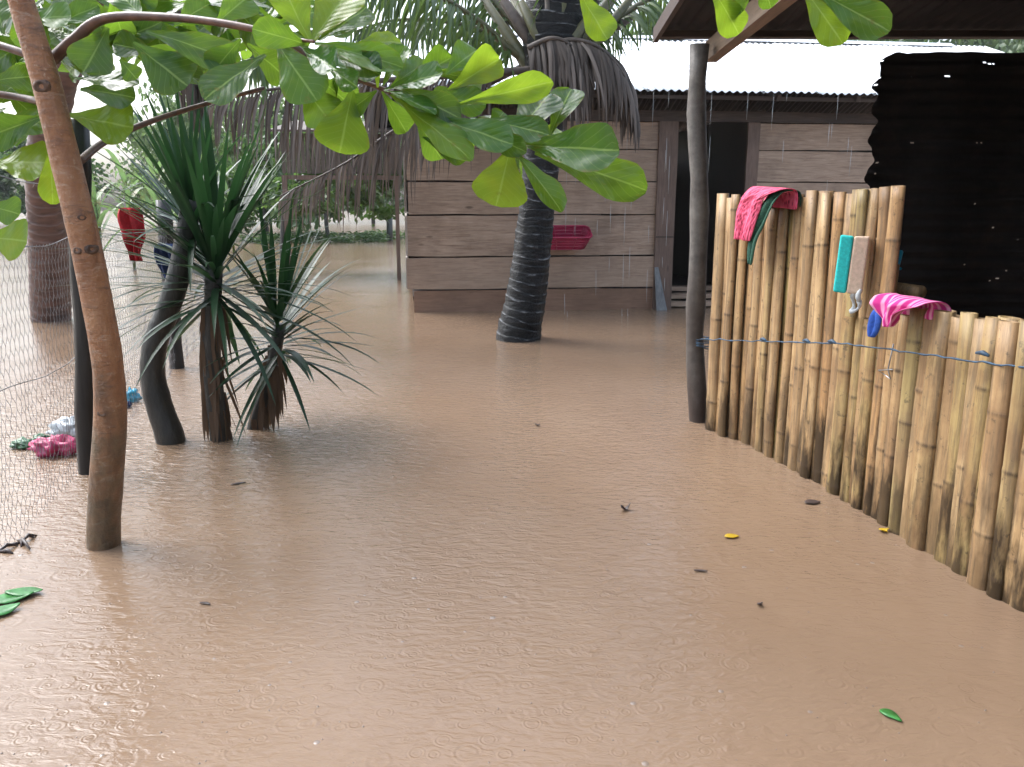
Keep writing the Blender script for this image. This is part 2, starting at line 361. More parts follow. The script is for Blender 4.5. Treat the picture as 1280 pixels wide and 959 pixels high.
    h = t.math('ADD', t.math('MULTIPLY', wav, 1.0), t.math('ADD', t.math('MULTIPLY', fine, .35), t.math('MULTIPLY', swell, .5)))
    for sc, amp, fr in ((5.5, .024, 150), (10.0, .026, 240), (17.0, .026, 340)):
        vo = t.node('TexVoronoi', {'Vector': t.node('Mapping', {'Vector': pos, 'Location': (sc, sc * 3, 0)}).outputs[0], 'Scale': sc}, voronoi_dimensions='2D')
        d = t.math('DIVIDE', vo.outputs['Distance'], sc)
        cr = t.node('SeparateColor', {0: vo.outputs['Color']})
        r0 = t.math('MULTIPLY', cr.outputs[0], .40 / sc)
        x = t.math('SUBTRACT', d, r0)
        env = t.math('EXPONENT', t.math('MULTIPLY', t.math('MULTIPLY', x, x), -(sc * 7) ** 2))
        ring = t.math('MULTIPLY', t.math('MULTIPLY', t.math('SINE', t.math('MULTIPLY', x, fr * 1.6)), env), t.math('MULTIPLY', t.math('GREATER_THAN', cr.outputs[1], .72), amp))
        h = t.math('ADD', h, ring)
    col = t.ramp(silt, [(.3, (.174, .114, .073)), (.5, (.192, .128, .084)), (.72, (.211, .145, .098))])
    M['water'] = t.set(col=col, rough=.06, ior=1.33, spec=.5, normal=t.bump(h, .5, .03))
    t = NT('mud'); n = t.noise(t.coord('Object'), 3, 6)
    M['mud'] = t.set(col=t.ramp(n, [(.3, (.12, .07, .04)), (.7, (.2, .12, .07))]), rough=.8)
    t = NT('rain_drip'); t.set(col=(.85, .88, .9), rough=.08, ior=1.33, trans=.55, spec=.6); M['drip'] = t.m
    t = NT('foam'); t.set(col=(.62, .52, .46), rough=.12, spec=.6); M['foam'] = t.m; t.set(col=(.19, .145, .115))
materials()

# ------------------------------------------------------------------ setting: ground, water
m = MB(); m.add([(-150, -40, -.6), (150, -40, -.6), (150, 170, -.6), (-150, 170, -.6)], [(0, 1, 2, 3)])
tag(m.build('ground', M['mud'], smooth=False), 'muddy ground lying under the flood water', 'ground', kind='structure')
m = MB(); m.add([(-150, -40, 0), (150, -40, 0), (150, 170, 0), (-150, 170, 0)], [(0, 1, 2, 3)])
tag(m.build('water', M['water'], smooth=False), 'brown silty flood water pitted by rain', 'water', kind='structure')

# ------------------------------------------------------------------ wooden house
A = ground(512, 391); B = ground(825, 386)
ha = math.atan2(B.y - A.y, B.x - A.x)
house = thing('wooden_house', (A.x, A.y, 0), 'plank house with bright corrugated roof and dark doorway standing in flood water', 'house', rz=ha)
HM = W[house.name]; HI = HM.inverted()
un = Vector((math.cos(ha), math.sin(ha), 0)); vn = Vector((-math.sin(ha), math.cos(ha), 0))
def hw(px, py, ly=0.0):            # house-local point where the pixel's ray meets the plane local y = ly
    return HI @ on_plane(px, py, A + vn * ly, vn)
def hbuild(mb, name, mat, parent, smooth=False):
    xs = [q.x for q in mb.v]; ys = [q.y for q in mb.v]; zs = [q.z for q in mb.v]
    o = Vector(((min(xs) + max(xs)) / 2, (min(ys) + max(ys)) / 2, (min(zs) + max(zs)) / 2))
    return link(name, mb.mesh(name, mat, smooth, o), HM @ Matrix.Translation(o), parent)
def board(mb, x0, x1, z0, z1, y, th=.028, wob=.006, n=10, skew=0):
    """horizontal plank with an uneven edge; front face at local y"""
    vs = []; fs = []
    for i in range(n + 1):
        x = x0 + (x1 - x0) * i / n
        a, b = z0 + rnd(-wob, wob), z1 + rnd(-wob, wob)
        yy = y + skew * i / n
        vs += [(x, yy, a), (x, yy, b), (x, yy + th, b), (x, yy + th, a)]
    for i in range(n):
        q = i * 4
        for k in range(4): fs.append((q + k, q + (k + 1) % 4, q + 4 + (k + 1) % 4, q + 4 + k))
    fs += [(3, 2, 1, 0), (n * 4, n * 4 + 1, n * 4 + 2, n * 4 + 3)]
    mb.add(vs, fs)
def vboard(mb, x0, x1, z0, z1, y, th=.03, n=10, lean=0):
    vs = []; fs = []
    for i in range(n + 1):
        z = z0 + (z1 - z0) * i / n; a, b = x0 + rnd(-.004, .004) + lean * i / n, x1 + rnd(-.004, .004) + lean * i / n
        vs += [(a, y, z), (b, y, z), (b, y + th, z), (a, y + th, z)]
    for i in range(n):
        q = i * 4
        for k in range(4): fs.append((q + k, q + (k + 1) % 4, q + 4 + (k + 1) % 4, q + 4 + k))
    fs += [(3, 2, 1, 0), (n * 4, n * 4 + 1, n * 4 + 2, n * 4 + 3)]
    mb.add(vs, fs)
HL, HD = 8.6, 5.2                                           # front length, depth
door0, door1 = hw(841, 300).x, hw(926, 300).x
zs = [-.35] + [hw(670, y).z for y in (361, 320.5, 268.5, 227, 186, 150)]
ztop = zs[-1]
fw = link('front_wall', None, HM, house)
fw.empty_display_size = .2
for i in range(6):
    for (x0, x1, rr) in ((.06 if i == 0 else (0, -.02, .0, .02, .01, .03)[i], door0 - .13, 0), (door1 + .10, HL, 1)):
        m = MB(); g = rnd(.014, .026)
        board(m, x0, x1, zs[i] + (.0 if i == 0 else g / 2), zs[i + 1] - g / 2, (0, -.016, .004, -.006, .003, -.004)[i] + rr * .002, skew=rnd(-.01, .01))
        hbuild(m, 'plank', M['plank_wet' if i == 0 else 'plank'], fw)
m = MB(); board(m, -.15, HL, ztop + .004, ztop + .13, -.05, .09); hbuild(m, 'wall_plate', M['plank_dark'], house)
for x0, x1 in ((hw(818, 300).x, door0), (door1, hw(940, 300).x)):
    m = MB(); vboard(m, x0, x1, -.3, ztop, -.045, .05); hbuild(m, 'door_post', M['frame_wood'], house)
m = MB(); vboard(m, hw(818, 300).x + .005, door0 - .005, hw(830, 296).z - .012, hw(830, 296).z + .01, -.052, .012); hbuild(m, 'door_cleat', M['plank_dark'], house)
for k in range(3):                                           # plank steps in the doorway
    m = MB(); z = .02 + k * .085; board(m, door0 - .02, door1 + .02, z, z + .055, .06 + k * .22, .2); hbuild(m, 'door_step', M['plank'], house)
# left wall, planks coloured paler as the side that is lit
lw = link('side_wall', None, HM, house); lw.empty_display_size = .2
for i in range(1, 6):
    m = MB(); board(m, .06, HD, zs[i] + rnd(.01, .03), zs[i + 1] - .012, 0, .028)
    m.v = [Vector((q.y - .03 + rnd(-.002, .002), q.x, q.z)) for q in m.v]; m.f = [f[::-1] for f in m.f]
    hbuild(m, 'plank', M['plank_lit_side'], lw)
# back wall, with gaps that let daylight through; right wall; floor
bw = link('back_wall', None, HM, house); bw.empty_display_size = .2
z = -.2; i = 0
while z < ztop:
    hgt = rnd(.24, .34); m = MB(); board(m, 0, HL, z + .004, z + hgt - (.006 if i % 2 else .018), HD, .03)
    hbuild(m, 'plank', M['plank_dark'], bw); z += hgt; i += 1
m = MB(); m.box((HL, HD / 2, ztop / 2 - .1), (.03, HD, ztop + .2)); hbuild(m, 'unseen_end_wall', M['plank_dark'], house)
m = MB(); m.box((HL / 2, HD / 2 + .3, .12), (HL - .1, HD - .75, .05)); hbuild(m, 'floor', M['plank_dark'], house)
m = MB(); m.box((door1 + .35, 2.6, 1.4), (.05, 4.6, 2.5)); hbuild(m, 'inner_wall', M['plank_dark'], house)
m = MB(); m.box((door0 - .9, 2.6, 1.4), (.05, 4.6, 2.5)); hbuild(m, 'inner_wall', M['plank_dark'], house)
# roof
eave_y = -.62; ez = hw(800, 113, eave_y).z
ridge_y = 2.6; rz_ = hw(960, 52, ridge_y).z
rf = link('roof', None, HM, house); rf.empty_display_size = .2
def corr_sheet(w, L, wave=.098, amp=.013, per=8, nl=7):
    n = int(w / wave * per); vs = []; fs = []
    for j in range(nl + 1):
        for i in range(n + 1):
            x = w * i / n
            vs.append((x, L * j / nl, amp * math.sin(2 * math.pi * x / wave) + .004 * math.sin(j * 2.1 + x)))
    o = len(vs); vs += [(x, y, zz - .002) for x, y, zz in vs]
    for j in range(nl):
        for i in range(n):
            q = j * (n + 1) + i
            fs.append((q, q + 1, q + n + 2, q + n + 1)); fs.append((o + q, o + q + n + 1, o + q + n + 2, o + q + 1))
    for i in range(n):
        q = i; fs.append((q + 1, q, o + q, o + q + 1)); q = nl * (n + 1) + i; fs.append((q, q + 1, o + q + 1, o + q))
    m = MB(); m.add(vs, fs); return m
sl = math.atan2(rz_ - ez, ridge_y - eave_y); SL = math.hypot(rz_ - ez, ridge_y - eave_y)
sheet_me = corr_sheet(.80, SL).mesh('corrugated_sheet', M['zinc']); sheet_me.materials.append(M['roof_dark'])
for i_, p_ in enumerate(sheet_me.polygons): p_.material_index = 1 if p_.normal.z < -.2 else 0  # downward faces coloured dark to deepen the shade below the eave
x = -.75; k = 0
while x < HL + .4:
    for side in (0, 1):
        if side == 0: Ms = Matrix.Translation((x, eave_y + rnd(-.015, .015), ez + (k % 2) * .006)) @ Matrix.Rotation(sl, 4, 'X') @ Matrix.Rotation(rnd(-.004, .004), 4, 'Z')
        else: Ms = Matrix.Translation((x + .8, 2 * ridge_y - eave_y, ez + (k % 2) * .006)) @ Matrix.Rotation(math.pi, 4, 'Z') @ Matrix.Rotation(sl, 4, 'X')
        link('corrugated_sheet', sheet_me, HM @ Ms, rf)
    x += .735; k += 1
m = MB()
for s in (-1, 1):
    q = MB()
m.add([(-.8, ridge_y - .16, rz_ - .03), (HL + .4, ridge_y - .16, rz_ - .03), (HL + .4, ridge_y, rz_ + .045), (-.8, ridge_y, rz_ + .045), (HL + .4, ridge_y + .16, rz_ - .03), (-.8, ridge_y + .16, rz_ - .03)],
      [(0, 1, 2, 3), (3, 2, 4, 5)]); hbuild(m, 'ridge_cap', M['zinc'], rf)
for xx in [-.6 + i * 1.05 for i in range(10)]:
    m = MB(); L = SL - .05; Mr = Matrix.Rotation(sl, 3, 'X')
    m.box((xx, (eave_y + ridge_y) / 2 + .03, (ez + rz_) / 2 - .065), (.05, L, .075), Mr); hbuild(m, 'rafter', M['plank_dark'], rf)
m = MB(); board(m, -.7, HL + .3, ez - .075, ez - .03, eave_y + .12, .05); hbuild(m, 'eave_batten', M['plank_dark'], rf)
# rear lean-to: slatted band carried by a post beside the side wall
le = link('lean_to', None, HM, house); le.empty_display_size = .2
p0, p1 = hw(350, 166, HD - .3), hw(499, 218, HD - .3)
xx = p0.x
while xx < p1.x - .02:
    w = rnd(.075, .11); m = MB(); vboard(m, xx, xx + w - .012, p1.z + rnd(-.02, .02), p0.z, HD - .3 + rnd(-.01, .01), .02, 4); hbuild(m, 'slat', M['thatch'], le); xx += w
m = MB(); board(m, p0.x, p1.x, p1.z - .10, p1.z - .025, HD - .34, .06); hbuild(m, 'beam', M['frame_wood'], le)
m = MB(); vboard(m, p1.x - .09, p1.x - .02, -.3, p1.z - .03, HD - .42, .07); hbuild(m, 'post', M['frame_wood'], le)
m = MB(); vboard(m, p0.x, p0.x + .09, -.3, p1.z - .03, HD - .42, .07); hbuild(m, 'post', M['frame_wood'], le)
m = MB(); m.box(((p0.x + p1.x) / 2 - .05, HD + .9, p0.z + .22), (p1.x - p0.x + .2, 2.9, .04), Matrix.Rotation(.14, 3, 'X')); hbuild(m, 'lean_to_roof', M['thatch'], le)

# grey board leaning on the wall by the door
p = hw(820, 334, -.03); q = HI @ ground(827, 388); q.z = -.02
m = MB(); d = (p - q); b = Vector((.075, 0, 0))
bb = []
for e in (q, p):
    for sx in (-1, 1):
        for t_ in (0, -.025): bb.append(e + b * sx * (1 if e is q else .35) + Vector((0, t_, 0)))
m.add(bb, [(0, 1, 3, 2), (4, 6, 7, 5), (0, 4, 5, 1), (2, 3, 7, 6), (0, 2, 6, 4), (1, 5, 7, 3)])
o = hbuild(m, 'leaning_board', M['grey_board'], None); tag(o, 'short grey board leaning against the wall beside the doorway', 'board')

# pink basket on the wall
bp = HM @ hw(703, 296, -.02)
bk = thing('plastic_basket', (bp.x, bp.y, bp.z - .12), 'pink plastic basket hung on the plank wall behind the palm trunk', 'basket', rz=ha)
def basket():
    Wd, Dp, Hh = .66, .30, .20
    T = Matrix.Translation((0, -.16, .10)) @ Matrix.Rotation(rad(28), 4, 'X')
    def rrect(w, d, z, r=.07, n=5):
        out = []
        for cx, cy, a0 in ((w / 2 - r, d / 2 - r, 0), (-w / 2 + r, d / 2 - r, 90), (-w / 2 + r, -d / 2 + r, 180), (w / 2 - r, -d / 2 + r, 270)):
            for k in range(n + 1):
                a = rad(a0 + 90 * k / n); out.append(T @ Vector((cx + r * math.cos(a), cy + r * math.sin(a), z)))
        return out
    top, bot = rrect(Wd, Dp, Hh / 2), rrect(Wd * .82, Dp * .7, -Hh / 2)
    n = len(top)
    m = MB(); m.add(bot, [tuple(range(n))]); link('base', m.mesh('base', M['pink_plastic']), W[bk.name], bk)
    m = MB(); m.tube(top + [top[0]], .014, 6); link('rim', m.mesh('rim', M['pink_plastic']), W[bk.name], bk)
    m = MB()
    for lv in (0, .28, .5, .72): m.tube([a.lerp(b, lv) for a, b in zip(bot, top)] + [bot[0].lerp(top[0], lv)], .006, 4)
    # closed lower wall + slatted upper wall
    for i in range(n):
        j = (i + 1) % n
        m.add([bot[i], bot[j], bot[j].lerp(top[j], .96), bot[i].lerp(top[i], .96)], [(0, 1, 2, 3)])
    link('basket_wall', m.mesh('basket_wall', M['pink_plastic'], False), W[bk.name], bk)
    for i in range(0, 46):
        u = i / 46 * n; a = int(u) % n; fr = u - int(u); b = (a + 1) % n
        m = MB(); m.tube([bot[a].lerp(bot[b], fr), top[a].lerp(top[b], fr)], .005, 4); link('rib', m.mesh('rib', M['pink_plastic']), W[bk.name], bk)
basket()

# water running off the eave in thin threads
m = MB()
for i in range(46):
    xx = rnd(1.2, 7.4); zt = ez - .01; z = zt
    while z > .05:
        L = rnd(.08, .5); 
        if R.random() < .45: m.tube([(xx + rnd(-.004, .004), eave_y - .01, z), (xx, eave_y - .012, z - L / 2), (xx + rnd(-.004, .004), eave_y - .01, max(z - L, .02))], [.0012, .0030, .0012], 5)
        z -= L + rnd(.05, .5)
for px in (902, 938, 1150):
    pass
o = hbuild(m, 'roof_runoff', M['drip'], None, True); tag(o, 'thin threads of rain water falling from the bright roof eave', 'runoff', kind='stuff')

# ------------------------------------------------------------------ open shed on the right
PB = ground(873, 526)
shed = thing('open_shed', (PB.x, PB.y, 0), 'dark open shed with grey corner post, low tin roof and black sheet wall', 'shed')
ptop = at(874, 56, PB.y)
m = MB(); n = 14
pp = [Vector((PB.x + .012 * math.sin(i * .9) + (ptop.x - PB.x) * i / n, PB.y + .01 * math.sin(i * 1.7), -.4 + (ptop.z + .4) * i / n)) for i in range(n + 1)]
m.tube(pp, [.062 + .005 * math.sin(i * 2.3) - .006 * i / n for i in range(n + 1)], 14); m.build('post', M['grey_post'], shed)
ZR = ptop.z
# rafters (level beams running toward the viewer) and roof sheets above
m = MB(); m.box((PB.x + .02, PB.y - 2.6, ZR + .05), (.075, 5.7, .12), Matrix.Rotation(rad(-1.0), 3, 'X')); m.build('rafter', M['rafter'], shed, False)
for xx in (3.9,):
    m = MB(); m.box((xx, PB.y - 2.6, ZR + .06), (.07, 5.6, .11), Matrix.Rotation(rad(-1.0), 3, 'X')); m.build('rafter', M['rafter'], shed, False)
FY = PB.y + .55
zedge = at(1000, 43, FY).z
xl = at(818, 44, FY).x
for k, yy in enumerate((FY - .12, FY - 1.6, FY - 3.1, FY - 4.6)):
    m = MB(); m.box(((xl + 5.2) / 2, yy, zedge - .035 + (FY - yy) * math.tan(rad(4.5))), (5.2 - xl - .04, .06, .04), Matrix.Rotation(rad(-4.5), 3, 'X')); m.build('purlin', M['plank_dark'], shed, False)
m = MB(); m.box((xl + .005, FY - 3.0, zedge + 3.0 * math.tan(rad(4.5)) - .01), (.03, 6.0, .09), Matrix.Rotation(rad(-4.5), 3, 'X')); m.build('barge_board', M['plank_dark'], shed, False)
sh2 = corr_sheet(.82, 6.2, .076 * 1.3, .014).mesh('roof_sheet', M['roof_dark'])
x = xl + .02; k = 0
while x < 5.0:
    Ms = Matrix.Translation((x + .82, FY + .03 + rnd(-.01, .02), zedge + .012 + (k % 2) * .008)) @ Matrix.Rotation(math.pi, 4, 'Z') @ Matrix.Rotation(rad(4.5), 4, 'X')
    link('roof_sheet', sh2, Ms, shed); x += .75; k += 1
# black sheet wall at the back, ragged left edge and pin holes
SYW = PB.y + .42
sx0 = at(1087, 200, SYW).x; stop_ = at(1150, 66, SYW).z
holes = [(1100, 76), (1141, 95), (1182, 95), (1183, 96), (1095, 98), (1098, 106), (1091, 119), (1140, 179), (1222, 179), (1228, 179), (1091, 204), (1097, 217), (1220, 254), (1242, 284), (1243, 284), (1231, 77), (1236, 80), (1243, 79), (1260, 338), (1247, 349), (1240, 352), (1278, 347), (1270, 300), (1205, 330)]
nx, nzz = 250, 290; SW, z0 = 5.1 - sx0, -.2
cw, ch = SW / nx, (stop_ - z0) / nzz
dead = set()
for hx, hy in holes:
    p = at(hx, hy, SYW); i = int((p.x - sx0) / cw); j = int((p.z - z0) / ch); dead.add((i, j))
    if R.random() < .3: dead.add((i + 1, j))
dead |= {(int((at(1180, 95, SYW).x - sx0) / cw) + k, int((at(1180, 95, SYW).z - z0) / ch)) for k in range(3)}
vs = []; fs = []
for j in range(nzz + 1):
    for i in range(nx + 1):
        zz = z0 + ch * j
        edge = ((.022) * math.sin(zz * 34 + math.sin(zz * 9) * 1.2) + .03 * noise.noise(Vector((0, 0, zz * 5)))) * max(0, 1 - i / 20)
        corner = .12 * max(0, 1 - (stop_ - zz) / .12) ** 2 * max(0, 1 - i / 20)
        vs.append((sx0 + cw * i + edge + corner, SYW + .014 * math.sin(zz * 2 * math.pi / .085) + .02 * math.sin(i * .1), zz + .006 * noise.noise(Vector((i * .1, 0, 0)))))
for j in range(nzz):
    for i in range(nx):
        if (i, j) in dead: continue
        q = j * (nx + 1) + i; fs.append((q, q + 1, q + nx + 2, q + nx + 1))
m = MB(); m.add(vs, fs); m.build('sheet_wall', M['rust'], shed)
m = MB(); m.box((5.12, (SYW - .6) / 2 - .3, 1.2), (.04, SYW + .8, 3.0)); m.build('unseen_end_wall', M['rust'], shed, False)  # out of view, added so little light reaches the black sheet
for xx in (sx0 + .25, 4.9):
    m = MB(); m.tube([(xx, SYW + .08, -.3), (xx, SYW + .08, stop_ - .02)], .045, 8); m.build('post', M['black_wood'], shed)
m = MB(); m.box((3.2, .2, 1.2), (3.8, .04, 2.8)); m.build('near_shade_wall', M['rust'], shed, False)  # unseen wall added to block light and keep the shed dark

# ------------------------------------------------------------------ bamboo fence
bases = [(873, 892, 537, 242), (894, 905, 545, 243), (906, 917, 548, 246), (919, 931, 554, 242), (932, 941, 559, 241), (942, 952, 564, 246), (952, 963, 570, 245),
         (964, 976, 577, 243), (977, 991, 587, 238), (992, 1008, 596, 241), (1009, 1023, 603, 240), (1025, 1046, 616, 237), (1047, 1059, 626, 236),
         (1060, 1073, 634, 300), (1074, 1086, 643, 330), (1087, 1104, 655, 372), (1106, 1127, 665, 385), (1128, 1154, 684, 389), (1156, 1178, 701, 391), (1180, 1202, 717, 397),
         (1203, 1229, 732, 402), (1230, 1250, 747, 401), (1253, 1276, 761, 406), (1278, 1304, 778, 408), (1306, 1330, 795, 404)]
f0 = ground(882, 537); f1 = ground(1265, 761)
fd = (f1 - f0).normalized(); fn = Vector((fd.y, -fd.x, 0))
if fn.x > 0: fn = -fn                       # toward the yard
fence = thing('bamboo_fence', (f0.x, f0.y, 0), 'bamboo stake fence tied with blue cord, tall by the post and shorter beyond', 'fence')
def culm(base, top, r, name='bamboo_stake', node0=None):
    L = (top - base).length; ax = (top - base) / L
    pts = []; rs = []; mk = []
    z = 0.0; nodes = []
    q = node0 if node0 is not None else rnd(.15, .8)
    while q < L - .04: nodes.append(q); q += rnd(.34, .75)
    ss = {0.0, L}
    for nn in nodes: ss |= {nn - .022, nn - .009, nn, nn + .008, nn + .02}
    for k in range(1, 8): ss.add(L * k / 8)
    bow = rvec(.012); bow.z = 0
    ss = sorted(s for s in ss if 0 <= s <= L)
    for s in ss:
        d = min([abs(s - nn) for nn in nodes] or [9])
        pts.append(base + ax * s + bow * math.sin(math.pi * s / L))
        rs.append(r * (1 + (.07 if d < .004 else .035 if d < .012 else 0)) * (1.03 - .06 * s / L))
        mk.append(1.0 if d < .004 else .55 if d < .012 else 0.0)
    m = MB(); m.tube(pts, rs, 14, mk, cap=False)
    for k_, v_ in enumerate(m.v):                            # split, slightly flattened culms
        c_ = pts[k_ // 14]; d_ = (v_ - c_).dot(fn); m.v[k_] = v_ - fn * d_ * .45
    # open end: wall thickness and a shallow hollow
    n = 14; last = len(m.v) - n; e = pts[-1]
    ring = [e + (m.v[last + k] - e) * .78 for k in range(n)]; deep = [e + (m.v[last + k] - e) * .74 - ax * .03 for k in range(n)]
    o = len(m.v); m.add(ring + deep, [])
    tilt = rvec(.006)
    for k in range(n):
        j = (k + 1) % n
        m.f += [(last + k, last + j, o + j, o + k), (o + k, o + j, o + n + j, o + n + k)]
    m.f.append(tuple(o + n + k for k in range(n)))
    return m.build(name, M['bamboo'], fence)
stake = []
for i, (xa, xb, yb, yt) in enumerate(bases):
    g = ground((xa + xb) / 2, yb)
    r = (xb - xa) / 2 * mpp(g.y * cp + CAMH * sp) * (1.42 if xb - xa < 16 else 1.12)
    g = g - fn * (r * .55) + fn * rnd(-.012, .010)
    h = at(CX, yt, g.y).z
    lean = Vector((rnd(-.012, .012), 0, 0))
    culm(Vector((g.x, g.y, -.3)), Vector((g.x, g.y, h)) + lean, r); stake.append((g, r, h))
for (ga, ra, ha_), (gb, rb, hb) in zip(stake, stake[1:]):
    c = (ga + gb) / 2 - fn * (max(ra, rb) * .75); h = min(ha_, hb) - rnd(-.01, .018); r = (gb - ga).length * .5
    culm(Vector((c.x, c.y, -.3)), Vector((c.x + rnd(-.01, .01), c.y, h)), r)
# second, short pieces hung on the upper rail, ending above the striped cloth
for xa, xb, yt, ybt in ((1060, 1076, 237, 396), (1077, 1091, 236, 398), (1086, 1104, 234, 398), (1103, 1124, 233, 367)):
    i = (xa + xb) / 2
    gy = f0.y + (f1.y - f0.y) * (ground(i - 22, 640).x - f0.x) / 1e9
    pT = on_plane(i, yt, f0 - fn * .07, fn); pB = on_plane(i - 5, ybt, f0 - fn * .05, fn)
    culm(pB, Vector((pB.x + .004, pB.y, pT.z)), (xb - xa) / 2 * mpp(pB.y + .15) * 1.05)
# rails behind
for hh, a0, a1 in ((1.02, 0, (ground(1085, 648) - f0).length - .05), (.55, 0, 3.2)):
    m = MB(); m.tube([f0 - fn * .24 + fd * (-.1) + Vector((0, 0, hh)), f0 - fn * .24 + fd * a1 + Vector((0, 0, hh))], .03, 10); m.build('rail', M['bamboo'], fence)
# cord wound along the front
pts = []
for i, px in enumerate(range(876, 1300, 8)):
    py = 424 + 6 * ((px - 876) / 184) if px < 1060 else 430 + 30 * ((px - 1060) / 220)
    p = on_plane(px, py + rnd(-1.2, 1.2), f0 + fn * (.012 + .006 * math.sin(i * 1.9)), fn); pts.append(p)
m = MB(); m.tube(pts, [.0035 + .0015 * (i % 5 == 0) for i in range(len(pts))], 6); m.build('cord', M['cord'], fence)
for px, py in ((1008, 427), (1040, 428), (1228, 443), (954, 425)):
    p = on_plane(px, py, f0 + fn * .016, fn); m = MB()
    m.tube([p - fd * .03, p + Vector((0, 0, .006)), p + fd * .03], [.005, .010, .005], 6); m.build('cord_knot', M['cord'], fence)
pl = [on_plane(x, y, f0 + fn * .014, fn) for x, y in ((1117, 430), (1113, 448), (1110, 462), (1113, 474), (1108, 470), (1098, 463), (1116, 462))]
m = MB(); m.tube(pl, .003, 5); m.build('loose_cord', M['wire'], fence)
# lashing round the corner post
for k in range(4):
    ring = [Vector((PB.x + .07 * math.cos(a), PB.y + .07 * math.sin(a), .50 + k * .02 + .012 * math.sin(a * 2 + k))) for a in [2 * math.pi * j / 14 for j in range(15)]]
    m = MB(); m.tube(ring, .004, 5); m.build('lashing', M['cord'], fence)

# ---- cloths, sponge and hook on the fence
def uvgrid(me, nu, nv):
    uv = me.uv_layers.new(name='UVMap')
    for pl_ in me.polygons:
        for li in pl_.loop_indices:
            vi = me.loops[li].vertex_index; uv.data[li].uv = ((vi % (nu + 1)) / nu, (vi // (nu + 1)) / nv)
def cloth(name, left, right, mat, label, cat, front=.035, back=None, nu=12, nv=18, fold=.012, seed=0):
    """cloth lying on the fence front between two pixel curves; back = how far it falls behind the stakes"""
    L = smooth_path([Vector((x, y, 0)) for x, y in left], 6); Rr = smooth_path([Vector((x, y, 0)) for x, y in right], 6)
    def samp(P, t):
        f = t * (len(P) - 1); i = min(int(f), len(P) - 2); return P[i].lerp(P[i + 1], f - i)
    grid = []
    rows = []
    if back:
        for j in range(6):
            rows.append(('b', 1 - j / 6))
    for j in range(nv + 1): rows.append(('f', j / nv))
    for kind, t in rows:
        for i in range(nu + 1):
            u = i / nu
            tt = t if kind == 'f' else 0
            c = samp(L, tt).lerp(samp(Rr, tt), u)
            p = on_plane(c.x, c.y, f0 + fn * front, fn)
            w = fold * noise.noise(Vector((u * 5 + seed, t * 2.5, seed))) + fold * .8 * math.sin(u * 11 + seed + t * 2)
            if kind == 'f':
                ov = max(0, 1 - t * 6)
                p = p + fn * (w - .03 * ov) + Vector((0, 0, .012 * ov))
            else: p = p - fn * (.03 + .09 * math.sin(min(1, t * 2) * math.pi / 2) + w * .5) + Vector((0, 0, .015 - back * max(0, t - .3)))
            grid.append(p)
    nr = len(rows)
    m = MB(); m.add(grid, [(j * (nu + 1) + i, j * (nu + 1) + i + 1, (j + 1) * (nu + 1) + i + 1, (j + 1) * (nu + 1) + i) for j in range(nr - 1) for i in range(nu)])
    o = m.build(name, mat); uvgrid(o.data, nu, nr - 1)
    sm = o.modifiers.new('thick', 'SOLIDIFY'); sm.thickness = .006
    ss = o.modifiers.new('sub', 'SUBSURF'); ss.levels = 1; ss.render_levels = 1
    return tag(o, label, cat)
cloth('green_rag', [(958, 243), (948, 262), (938, 285), (934, 305), (936, 330)], [(975, 242), (968, 258), (957, 280), (947, 300), (940, 332)], M['green_cloth'], 'dark green rag hanging beside the pink knitted cloth on the fence', 'rag', .03, .12, seed=3)
cloth('knitted_cloth', [(930, 237), (924, 255), (921, 275), (919, 299)], [(972, 240), (955, 247), (947, 268), (936, 302)], M['pink_knit'], 'pink knitted cloth draped over the tall stakes by the post', 'cloth', .055, .15, seed=5)
cloth('striped_cloth', [(1092, 372), (1096, 385), (1100, 398), (1106, 408)], [(1152, 384), (1140, 386), (1126, 394), (1116, 409)], M['striped'], 'pink striped cloth bunched over the step where the fence drops', 'cloth', .06, .12, fold=.03, seed=8)
cloth('blue_rag', [(1091, 385), (1087, 398), (1085, 410), (1087, 421)], [(1097, 383), (1101, 398), (1099, 410), (1093, 422)], M['blue_cloth'], 'small blue rag hanging below the striped cloth on the fence', 'rag', .05, None, nu=6, nv=10, fold=.01, seed=11)
def sponge():
    c = on_plane(1065, 331, f0 + fn * .03, fn)
    s = thing('scouring_sponge', c - Vector((0, 0, .12)), 'turquoise and beige scouring sponge tucked upright against the fence stakes', 'sponge')
    ex = Vector((1, 0, 0)) * .95 + fd * 0; ex = (fd * .35 + Vector((.9, -.1, 0))).normalized()
    up = Vector((.05, 0, 1)).normalized(); ey = up.cross(ex)
    for name, a, b, mat in (('scourer', -.062, -.008, 'turquoise'), ('foam', -.006, .058, 'beige_sponge')):
        m = MB(); n = 4; vs = []
        prof = []
        for (u, v, w) in [(u, v, w) for u in (a, b) for v in (-.022, .05) for w in (-.125, .125)]:
            vs.append(c + ex * u + ey * v * -1 + up * (w + .006 * (u < -.03)))
        m.add(vs, [(0, 1, 3, 2), (4, 6, 7, 5), (0, 4, 5, 1), (2, 3, 7, 6), (0, 2, 6, 4), (1, 5, 7, 3)])
        o = m.build(name, M[mat], s, False); bv = o.modifiers.new('bevel', 'BEVEL'); bv.width = .009; bv.segments = 3
    return s
sponge()
c = on_plane(1070, 376, f0 + fn * .03, fn)
m = MB(); m.tube([c + fd * (.022 * math.cos(a) + .01 * math.sin(a)) + Vector((0, 0, .05 * math.sin(a))) + fn * .01 * math.sin(3 * a) for a in [2 * math.pi * k / 20 for k in range(21)]], [.009 + .003 * math.sin(k) for k in range(21)], 7)
tag(m.build('plastic_ring', M['white_plastic']), 'small white plastic ring hanging under the sponge', 'ring')
c = on_plane(1121, 323, f0 - fn * .16, fn)
